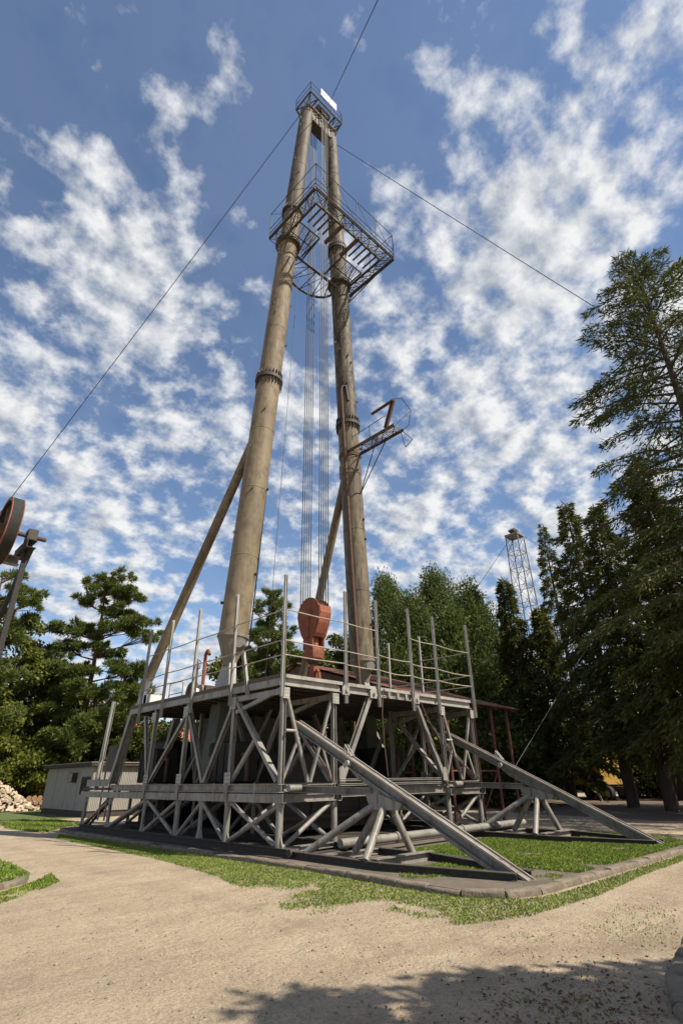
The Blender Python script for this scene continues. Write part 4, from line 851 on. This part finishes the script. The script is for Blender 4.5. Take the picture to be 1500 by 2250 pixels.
obj('reel_drum', MB().tube((42.0, 2.0, 3.5), (42.0, 3.2, 3.5), .6, n=22), 'blue_paint', rl)
for y in (1.95, 3.15): obj('reel_flange', MB().tube((42.0, y, 3.5), (42.0, y+.08, 3.5), 1.05, n=26), 'blue_paint', rl)
obj('reel_stand', MB().ext((43.0, 2, 1.95), (42.4, 2, 4.4), Rc(.12, .12)).ext((43.9, 2.6, 1.95), (43.3, 2.6, 4.2), Rc(.1, .1)), 'blue_paint', rl, 0)
bn = thing('park_bench', 'dark low bench on the far grass at the right', 'bench', (50, 4.8, GZ))
obj('seat', MB().box((47.5, 4.3, .25), (53, 5.0, .36)), 'deck_wood', bn, 0)
for x in (48, 50.2, 52.4): obj('leg', MB().box((x, 4.4, GZ), (x+.2, 4.9, .25)), 'deck_wood', bn, 0)

# ------------------------------------------------------------------ trees
def unit(a): return a/np.maximum(np.linalg.norm(a, axis=1, keepdims=True), 1e-6)
def diamonds(p, d, ln, wd, r):
    d = unit(d); sd_ = unit(np.cross(d, unit(r.normal(size=p.shape)))); ln = ln[:, None]; wd = wd[:, None]
    return np.stack([p, p+d*ln*.45+sd_*wd*.5, p+d*ln, p+d*ln*.45-sd_*wd*.5], 1).reshape(-1, 3)
def mk_tree(name, label, loc, trunk, leaves, tmat, lmat, group, cat='tree'):
    t = thing(name, label, cat, loc, group)
    me_off = V(loc); trunk.v = [v+me_off for v in trunk.v]
    obj('trunk', trunk, tmat, t, 60); quads('crown', leaves, len(leaves)//4, lmat, t); return t
def conifer(seed, h, R, zlo, nb, per, ll, lw, a_up=.15, droop=.5, lean=(0, 0), tr=.3, shape=.85, hang=.35, twig=True):
    r = np.random.default_rng(seed); tk_ = MB(); ax = lambda z: np.array([lean[0]*(z/h)**1.5, lean[1]*(z/h)**1.5, z])
    zs = np.linspace(0, h, 9)
    for a, b in zip(zs[:-1], zs[1:]): tk_.tube(V(ax(a)), V(ax(b)), tr*(1-a/h)+.02, tr*(1-b/h)+.02, n=10)
    P, D, LL = [], [], []
    for i in range(nb):
        u = (i+r.random())/nb; u = 1-(1-u)**1.15; z = zlo+(h-zlo)*u; Lb = (R*(1-u)**shape+.25)*r.uniform(.42, 1.25)
        az = i*2.399963+r.uniform(-.5, .5); o = np.array([math.cos(az), math.sin(az), 0]); s = np.array([-o[1], o[0], 0]); au = a_up+.5*u**2
        m = int(per*(Lb/R)**1.1)+6; t = .12+.88*r.random(m)**.7
        lat_ = r.normal(size=m)*.14*Lb*(1.12-t); dz = Lb*(au*t-droop*t*t)
        p = ax(z)+o*(Lb*t)[:, None]+s*lat_[:, None]; p[:, 2] += dz-np.abs(r.normal(size=m))*hang*.5
        p[:, 2] -= np.abs(lat_)*.25
        d = o*.7+s*np.sign(lat_)[:, None]*.6*r.random((m, 1))+r.normal(size=(m, 3))*.35; d[:, 2] += au-1.3*droop*t-hang*r.random(m)
        P.append(p); D.append(d); LL.append(np.full(m, 1.0))
        if twig:
            q = [V(ax(z)+o*(Lb*tt)+np.array([0, 0, Lb*(au*tt-droop*tt*tt)])) for tt in (0, .45, .92)]
            w = .018+.014*Lb; tk_.tube(q[0], q[1], w, w*.6, n=4); tk_.tube(q[1], q[2], w*.6, w*.2, n=4)
    P = np.concatenate(P); D = np.concatenate(D); n = len(P)
    return tk_, diamonds(P, D, ll*r.uniform(.6, 1.3, n), lw*r.uniform(.6, 1.3, n), r)
def tufts(r, c, rad3, n, k, ll, lw, upw=.5):
    # n tufts in an ellipsoid pad, k needles each
    d = unit(r.normal(size=(n, 3)))*(r.random((n, 1))**.45); p = c+d*np.array(rad3)
    p = np.repeat(p, k, 0); q = r.normal(size=p.shape)*.75; q[:, 2] += upw; q += np.repeat(d, k, 0)*.7
    return p, q
def scots(seed, h, pads, bend=.6, tr=.3, dens=62, ll=.46, lw=.075):
    r = np.random.default_rng(seed); tk_ = MB(); ph = r.uniform(0, 6)
    def ax(z): return np.array([bend*math.sin(z/h*3+ph)*z/h, bend*math.cos(z/h*2.4+ph)*z/h*.7, z])
    zs = np.linspace(0, h*.97, 12)
    for a, b in zip(zs[:-1], zs[1:]): tk_.tube(V(ax(a)), V(ax(b)), tr*(1-.85*a/h), tr*(1-.85*b/h), n=10)
    P, D = [], []
    for (dx, dy, z, rx, rz) in pads:
        c = np.array([dx, dy, z])+ax(max(0, z-.8))*np.array([1, 1, 0]); st = ax(max(1, z-.25*math.hypot(dx, dy)-.5))
        mid = st*.5+c*.5+np.array([0, 0, -.15*rx]); tk_.tube(V(st), V(mid), .09, .06, n=5); tk_.tube(V(mid), V(c), .06, .03, n=5)
        for j in range(max(7, int(rx*8))):     # many small uneven sprays make each layer
            an = r.uniform(0, 6.28); dd_ = rx*r.random()**.6*1.12; cc = c+np.array([math.cos(an)*dd_, math.sin(an)*dd_, r.normal()*.45*rz-.18*dd_+.15]); sr = rx*r.uniform(.14, .34)
            p, q = tufts(r, cc, (sr, sr, rz*r.uniform(.2, .55)), int(dens*sr*sr*2.4)+10, 8, ll, lw); q += (cc-mid)/max(.3, np.linalg.norm(cc-mid))*.5; P.append(p); D.append(q)
            tk_.tube(V(mid), V(cc), .03, .012, n=4)
    P = np.concatenate(P); D = np.concatenate(D); n = len(P)
    return tk_, diamonds(P, D, ll*r.uniform(.6, 1.2, n), lw*r.uniform(.7, 1.2, n), r)
def broad(seed, h, R, zlo, ncl, per, ls_, tr=.28, flame=False):
    r = np.random.default_rng(seed); tk_ = MB(); zs = np.linspace(0, h*.8, 7); cen = zlo+(h-zlo)*.48
    for a, b in zip(zs[:-1], zs[1:]): tk_.tube(V((.2*math.sin(a), .15*math.cos(a*.8), a)), V((.2*math.sin(b), .15*math.cos(b*.8), b)), tr*(1-a/h), tr*(1-b/h), n=9)
    P, D = [], []
    for i in range(ncl):
        d = unit(r.normal(size=(1, 3)))[0]; rr = r.random()**.38
        if flame:
            u = r.random()**1.25; z = zlo+(h-zlo)*u; rad_ = R*(1-u)**.5*(.55+.45*math.sin(u*3.1))*1.2; a = r.uniform(0, 2*math.pi); c = np.array([math.cos(a)*rad_*rr, math.sin(a)*rad_*rr, z])
        else: c = np.array([d[0]*R*rr, d[1]*R*rr, cen+d[2]*(h-zlo)*.5*rr])
        sr = R*r.uniform(.17, .34); st = np.array([0, 0, max(zlo*.6, c[2]-1.2*math.hypot(c[0], c[1]))]); st[2] = min(st[2], h*.78)
        tk_.tube(V(st), V(c), .05, .015, n=4)
        m = per; q = unit(r.normal(size=(m, 3)))*(r.random((m, 1))**.5)
        sc = np.array([.75, .75, 1.5]) if flame else np.array([1.1, 1.1, .75])
        p = c+q*sr*sc; dd = r.normal(size=(m, 3))*.7+q*.8
        if flame: dd[:, 2] += .5
        else: dd[:, 2] -= .25
        P.append(p); D.append(dd)
    P = np.concatenate(P); D = np.concatenate(D); n = len(P)
    wr = .32 if flame else .7
    return tk_, diamonds(P, D, ls_*r.uniform(.6, 1.3, n), ls_*wr*r.uniform(.7, 1.2, n), r)
G1, G2, G3 = 'trees on the left', 'trees behind the rig', 'conifers on the right'
# local pad frame follows the camera's right (rt) and forward (fw) axes so limbs reach left and right as seen
def lr(lst): return [(rt.x*a+fw.x*b, rt.y*a+fw.y*b, z, rx*1.05, rz*1.05) for a, b, z, rx, rz in lst]
main_pads = lr([(1.5, 0, 19.7, 1.0, .45), (-1.2, .3, 19.3, 1.1, .5), (.6, 0, 18.4, 1.7, .6), (2.6, 0, 17.7, 1.3, .5), (-1.6, 0, 17.2, 1.3, .5), (1.6, .5, 16.4, 1.5, .6), (3.6, 0, 15.2, 1.4, .5), (2.2, -.6, 14.6, 1.6, .6), (-3.0, 0, 14.8, 1.5, .6), (-1.3, .4, 14.4, 1.6, .6), (-2.9, .5, 13.0, 1.4, .5), (4.4, 0, 13.9, 1.2, .5), (.8, 0, 12.6, 1.5, .5), (-1.8, 0, 11.0, 2.2, .7), (2.6, 0, 11.0, 2.0, .7), (-4.0, 0, 9.8, 1.9, .8), (3.6, 0, 9.0, 2.0, .8), (0, -1, 9.0, 2.0, .8), (-3, -.5, 7.4, 2.2, .8), (2.4, -.5, 6.8, 2.2, .8), (-.4, -1, 5.6, 2.2, .8)])
mk_tree('scots_pine', 'tall open-crowned pine with reddish trunk rising left of the mast strut', (7.8, 38.4, GZ), *scots(11, 20.2, main_pads, .5, .36), 'bark_pine', 'leaf_pine', G1)
pads2 = lr([(.6, 0, 17.2, 1.0, .6), (2.0, 0, 15.9, 1.3, .5), (-1, 0, 15.6, 1.5, .6), (2.7, 0, 14.9, 1.0, .45), (.8, .5, 14, 1.8, .7), (-2, 0, 13, 2, .8), (1.3, 0, 12.2, 1.6, .7), (-1, 0, 10.6, 2.2, .9), (1.4, -.5, 9, 2, .8), (-2, 0, 8, 2.2, .9), (1, 0, 6.5, 2.2, .9)])
mk_tree('scots_pine', 'pine at the left picture edge behind the pulley frame', (-.9, 36.8, GZ), *scots(12, 17.8, pads2, .4, .32), 'bark_pine', 'leaf_pine', G1)
def gen_pads(seed, h, R, n, z0=.35):
    r = random.Random(seed); o = []
    for k in range(n):
        u = (k+.5)/n; z = h*(z0+(1-z0)*u)-.3; rr = R*(1-u)**.6+.2; a = k*2.4+r.uniform(-.4, .4); d = rr*r.uniform(.25, .75); o.append((math.cos(a)*d, math.sin(a)*d, z, max(.8, rr*r.uniform(.4, .6)), .7))
    return o
mk_tree('scots_pine', 'darker pine crowded between the pulley frame and the tall open pine', (6.3, 45.2, GZ), *scots(13, 14.2, gen_pads(1, 14, 4.6, 20, .2), .4, .3), 'bark_pine', 'leaf_pine', G1)
mk_tree('scots_pine', 'low spreading pine behind the far left end of the rig deck', (13.9, 43.6, GZ), *scots(14, 11.5, gen_pads(2, 11.4, 4.4, 20, .15), .4, .3), 'bark_pine', 'leaf_pine', G1)
mk_tree('broadleaf_tree', 'yellow-green leafy tree left of the open pine', (2.6, 42, GZ), *broad(21, 15.6, 4.0, 3, 60, 260, .34), 'bark', 'leaf_broad', G1)
mk_tree('broadleaf_tree', 'bright bushy tree standing behind the firewood heap', (4.0, 40.4, GZ), *broad(22, 5.6, 3.4, .3, 60, 260, .26, .15), 'bark', 'leaf_broad', G1)
mk_tree('broadleaf_tree', 'leafy tree at the left edge below the pines', (-.6, 39.5, GZ), *broad(23, 9.2, 3.6, .6, 60, 240, .32), 'bark', 'leaf_broad', G1)
mk_tree('broadleaf_tree', 'dark leafy tree in the gap behind the cabin roof', (10.9, 47.9, GZ), *broad(24, 11.5, 4.8, .5, 70, 240, .36), 'bark', 'leaf_dark', G1)
mk_tree('broadleaf_tree', 'low dark bush right behind the grey cabin', (9.0, 41.5, GZ), *broad(25, 6, 4.2, .2, 60, 240, .32, .15), 'bark', 'leaf_dark', G1)
mk_tree('broadleaf_tree', 'dark leafy tree seen through the left end of the truss', (17.2, 44.5, GZ), *broad(26, 8.5, 4.6, .3, 60, 240, .36), 'bark', 'leaf_dark', G1)
mk_tree('scots_pine', 'slim pine showing between the tan leg and the wire lines', (21.2, 29.2, GZ), *scots(15, 19.4, gen_pads(3, 19.2, 4.4, 26, .25), .3, .3), 'bark_pine', 'leaf_pine', G2)
mk_tree('broadleaf_tree', 'leafy tree just right of the tan leg foot', (21.8, 34.8, GZ), *broad(31, 15.6, 4.2, 2, 70, 240, .36), 'bark', 'leaf_broad', G2)
mk_tree('broadleaf_tree', 'leafy tree directly behind the red travelling block', (26.2, 30.2, GZ), *broad(32, 15.8, 3.9, 2, 70, 240, .36), 'bark', 'leaf_broad', G2)
mk_tree('broadleaf_tree', 'leafy tree half hidden by the mouldy leg foot', (28.0, 26.4, GZ), *broad(33, 17.2, 3.6, 2, 70, 240, .36), 'bark', 'leaf_dark', G2)
for nm, x, y, h, R, sd_ in (('tallest of the feathery light green trees right of the mast', 35.9, 19.8, 20.9, 5.6, 41), ('feathery light green tree nearest the right mast leg', 31.0, 23.0, 20.0, 5.6, 42), ('feathery light green tree next to the dark spruces', 34.6, 15.0, 17.9, 5.4, 43), ('lower feathery tree in front, above the right deck railing', 28.0, 17.4, 16.0, 5.0, 44), ('lowest feathery tree above the right end of the deck railing', 28.4, 13.2, 13.6, 4.6, 45)):
    mk_tree('feathery_tree', nm, (x, y, GZ), *broad(sd_, h, R, 1.0, 210, 260, .38, .3, True), 'bark', 'leaf_feather', G2)
for nm, x, y, h, R, sd_ in (('narrow spruce left of the lattice derrick', 30.8, 9.1, 17.2, 2.6, 51), ('tall spruce with pointed top right of the lattice derrick', 29.6, 2.1, 21.5, 3.8, 52), ('distant dense conifer directly behind the lattice derrick top', 45.1, 11.0, 27.6, 3.6, 53), ('dark spruce between the lattice derrick and the big conifer', 26.4, -1.1, 18.8, 3.8, 54), ('short spruce in front of the lattice derrick foot', 31.6, 6.9, 14.2, 2.8, 55), ('dark tall spruce behind the big conifer', 29.1, -3.6, 23.2, 4.6, 56), ('spruce at the right picture edge', 33.7, -7.0, 27, 4.8, 57), ('dark low-branched spruce below the big conifer', 22.5, -5.2, 17.5, 4.4, 58)):
    mk_tree('spruce', nm, (x, y, GZ), *conifer(sd_, h, R, 2.0 if sd_ in (51, 55) else 3.6, 120, 360, .42, .10, .1, .45, tr=.36, shape=.75, hang=.6), 'bark', 'leaf_spruce', G3)
for nm, x, y, h, R, sd_ in (('dark bush filling the gap beyond the yellow truck', 47, 7, 6.5, 4.5, 81), ('dark bush beyond the lattice derrick foot', 41, 14.5, 7.5, 4.5, 82), ('dark bush between trunks at the right edge', 46, -2.5, 6.5, 4.6, 83), ('dark bush behind the red shed posts', 26, 10.5, 6.0, 3.6, 84)):
    mk_tree('undergrowth_bush', nm, (x, y, GZ), *broad(sd_, h, R, .3, 60, 220, .36, .14), 'bark', 'leaf_dark', 'undergrowth on the right', 'bush')
lean = rt*(-.9)
mk_tree('big_conifer', 'tallest conifer towering at the right edge against the sky', (19.9, -8.6, GZ), *conifer(61, 31.4, 6.8, 8, 165, 480, .38, .07, .10, .38, (.3, -.6), .5, .42, .45), 'bark', 'leaf_bigtree', G3)
for nm, x, y, h, R, sd_ in (('conifer just outside the right edge shading the track', 28, -16, 24, 5, 62), ('second conifer outside the right edge shading the track', 37, -13, 22, 5, 63)):
    mk_tree('shade_conifer', nm, (x, y, GZ), *conifer(sd_, h, R, 3, 110, 110, .8, .22, .1, .45, tr=.4, twig=False), 'bark', 'leaf_spruce', G3)
for nm, x, y, h, R, sd_ in (('tree outside the picture on the right throwing the left part of the foreground shadow', -2.6, -17.6, 10.7, 2.8, 71), ('tree outside the picture on the right throwing the right part of the foreground shadow', 2.0, -26.6, 10.8, 3.4, 72)):
    mk_tree('roadside_tree', nm, (x, y, GZ), *broad(sd_, h, R, 5.0, 60, 300, .26, .2), 'bark', 'leaf_broad', 'roadside trees')
# the far wood that closes the view
def far_wood():
    r = np.random.default_rng(9); P = []
    for k in range(260):
        a = YAW+r.uniform(-.95, .95); d = r.uniform(78, 100); c = np.array([CAM.x+math.cos(a)*d, CAM.y+math.sin(a)*d, 0]); hh = r.uniform(6, 11.5)
        m = 170; q = unit(r.normal(size=(m, 3)))*(r.random((m, 1))**.4); P.append(c+np.array([0, 0, hh*.5])+q*np.array([3.2, 3.2, hh*.5]))
    P = np.concatenate(P); n = len(P); return diamonds(P, r.normal(size=P.shape), r.uniform(.6, 1.3, n), r.uniform(.4, .8, n), r)
fwv = far_wood(); tag(quads('far_wood', fwv, len(fwv)//4, 'leaf_dark'), 'dark band of woodland closing the view behind everything', 'woodland', kind='stuff')

# ------------------------------------------------------------------ grass, weeds, stones
def inpoly(p, poly):
    x, y = p[:, 0], p[:, 1]; ins = np.zeros(len(p), bool); n = len(poly)
    for i in range(n):
        x1, y1 = poly[i]; x2, y2 = poly[(i+1) % n]; c = ((y1 > y) != (y2 > y)) & (x < (x2-x1)*(y-y1)/(y2-y1+1e-12)+x1); ins ^= c
    return ins
def patchy(p, sc, r):     # cheap value noise for clumping
    g = r.random((64, 64)); q = p*sc; i = np.floor(q).astype(int); f = q-i; f = f*f*(3-2*f)
    a = g[i[:, 0] % 64, i[:, 1] % 64]; b = g[(i[:, 0]+1) % 64, i[:, 1] % 64]; c = g[i[:, 0] % 64, (i[:, 1]+1) % 64]; d = g[(i[:, 0]+1) % 64, (i[:, 1]+1) % 64]
    return (a*(1-f[:, 0])+b*f[:, 0])*(1-f[:, 1])+(c*(1-f[:, 0])+d*f[:, 0])*f[:, 1]
def grass(name, label, poly, n, z, hgt, thr, seed, edge=None, flat=.5):
    r = np.random.default_rng(seed); a = np.array(poly); lo, hi = a.min(0), a.max(0)
    p = r.uniform(lo, hi, (n*3, 2)); p = p[inpoly(p, poly)]
    v = .6*patchy(p, .9, r)+.4*patchy(p, 3.1, r)
    if edge: v = v+edge(p)
    p = p[v > thr+r.normal(size=len(p))*.06][:n]; n = len(p)
    P3 = np.column_stack([p, np.full(n, z)]); d = r.normal(size=(n, 3))*flat; d[:, 2] = np.abs(d[:, 2])+.55; l = hgt*r.uniform(.4, 1.3, n)
    q = diamonds(P3, d, l, l*r.uniform(.3, .7, n), r); tag(quads(name, q, n, 'grass'), label, 'grass', kind='stuff')
strip = [(-1.0, 12.8), (-.76, 8), (-.76, 1), (-.64, -2), (-.82, -4.6), (-.70, -6.0), (-.2, -6.95), (.6, -7.15), (4, -7.1), (10, -7.1), (10, -7.4), (3.5, -7.5), (1.0, -7.7), (-1.2, -7.6), (-2.3, -7.2), (-3.2, -6.6), (-3.7, -5.6), (-3.1, -3.4), (-2.4, -1), (-2.0, 2), (-1.8, 6), (-1.7, 11)]
def kd(p):      # densest next to the kerb
    d = np.minimum(np.abs(p[:, 0]+.7), np.where(p[:, 0] > -.7, np.abs(p[:, 1]+7.0), 9)); return .53-.30*d
grass('verge_grass', 'patchy grass strip along the outside of the kerb', strip, 190000, GZ, .034, .47, 1, kd)
grass('island_grass', 'bright green clover and grass between the two ramps', [(2.3, -6.75), (9.4, -6.75), (10.8, -5.5), (10.9, -3.2), (7.2, -4.3), (7.1, -1.7), (2.4, -1.7), (2.2, -4.5)], 110000, -.085, .05, .28, 2)
grass('island_weeds', 'sparse weeds on the bare soil beside the nearer ramp foot', [(-.4, -5.6), (.3, -6.7), (2.4, -6.75), (2.3, -3.8), (-.35, -3.9)], 7000, -.085, .04, .60, 12)
grass('corner_weeds', 'weeds and grass behind the curved kerb at the lower right', [(-0.87, -9.89), (-2.47, -10.14), (-3.57, -10.54), (-4.07, -11.14), (0.13, -13.14), (3.13, -11.14)], 9000, GZ+.08, .14, .3, 3)
grass('left_verge_grass', 'mown grass on the verge at the left edge', [(-10, 1.3), (-7.1, .3), (-6.4, .85), (-5.85, 1.2), (-5.4, 1.6), (-5.1, 2.6), (-4.95, 4.5), (-5, 6.8), (-6.2, 10.5), (-12, 13)], 42000, GZ+.03, .07, .2, 4)
grass('kerbside_grass', 'thin grass below the curved kerb at the lower left verge', [(-7, -.4), (-6.2, .4), (-5.7, .8), (-5.2, 1.4), (-4.7, 2.2), (-4.9, 1), (-5.6, .1), (-6.6, -.8)], 6000, GZ, .05, .35, 5)
grass('weed_tufts', 'scattered weeds on the gravel track', [(-6, -6), (-3, -7.5), (-1, -8), (2, -8.4), (-1.5, -9.7), (-4.2, -10), (-6.5, -9)], 4200, GZ, .026, .70, 6)
grass('cabin_grass', 'grass around the island end before the cabin', [(-1.2, 14), (.2, 16), (2, 17), (2, 24), (-.5, 23.5), (-1.6, 18)], 12000, GZ, .09, .3, 8)
def stones():
    r = np.random.default_rng(3); n = 9000; a = r.uniform(-.75, .75, n)+YAW; d = 2.0+10*r.random(n)**1.5
    c = np.column_stack([CAM.x+np.cos(a)*d, CAM.y+np.sin(a)*d, np.full(n, GZ)]); s = .006+.026*r.random(n)**5
    keep = ~inpoly(c[:, :2], island); c, s = c[keep], s[keep]; n = len(c)
    ax = np.array([[1, 0, 0], [0, 1, 0], [-1, 0, 0], [0, -1, 0], [0, 0, .8], [0, 0, -.8]], float); fi = [(0, 1, 4), (1, 2, 4), (2, 3, 4), (3, 0, 4), (1, 0, 5), (2, 1, 5), (3, 2, 5), (0, 3, 5)]
    v = c[:, None, :]+ax[None]*s[:, None, None]*r.uniform(.6, 1.3, (n, 6, 1)); th = r.uniform(0, 6.28, n)
    me = bpy.data.meshes.new('loose_stones'); vv = v.reshape(-1, 3); ff = (np.arange(n)[:, None, None]*6+np.array(fi)[None]).reshape(-1)
    me.vertices.add(len(vv)); me.vertices.foreach_set('co', vv.astype(np.float32).ravel()); me.loops.add(len(ff)); me.loops.foreach_set('vertex_index', ff.astype(np.int32)); me.polygons.add(len(ff)//3); me.polygons.foreach_set('loop_start', np.arange(0, len(ff), 3, dtype=np.int32)); me.update(calc_edges=True)
    tag(link(me, 'loose_stones', 'stone'), 'loose small stones scattered over the gravel track', 'gravel', kind='stuff')
stones()
r = np.random.default_rng(8); n = 900; p = np.column_stack([r.normal(-4.1, .7, n), r.normal(-9.6, .5, n), np.full(n, GZ+.012)]); dq = r.normal(size=(n, 3)); dq[:, 2] *= .25
lv = diamonds(p, dq, r.uniform(.02, .06, n), r.uniform(.01, .03, n), r); tag(quads('fallen_leaves', lv, n, 'dry_leaf'), 'brown fallen leaves and needles on the gravel near the lower right kerb', 'leaf litter', kind='stuff')
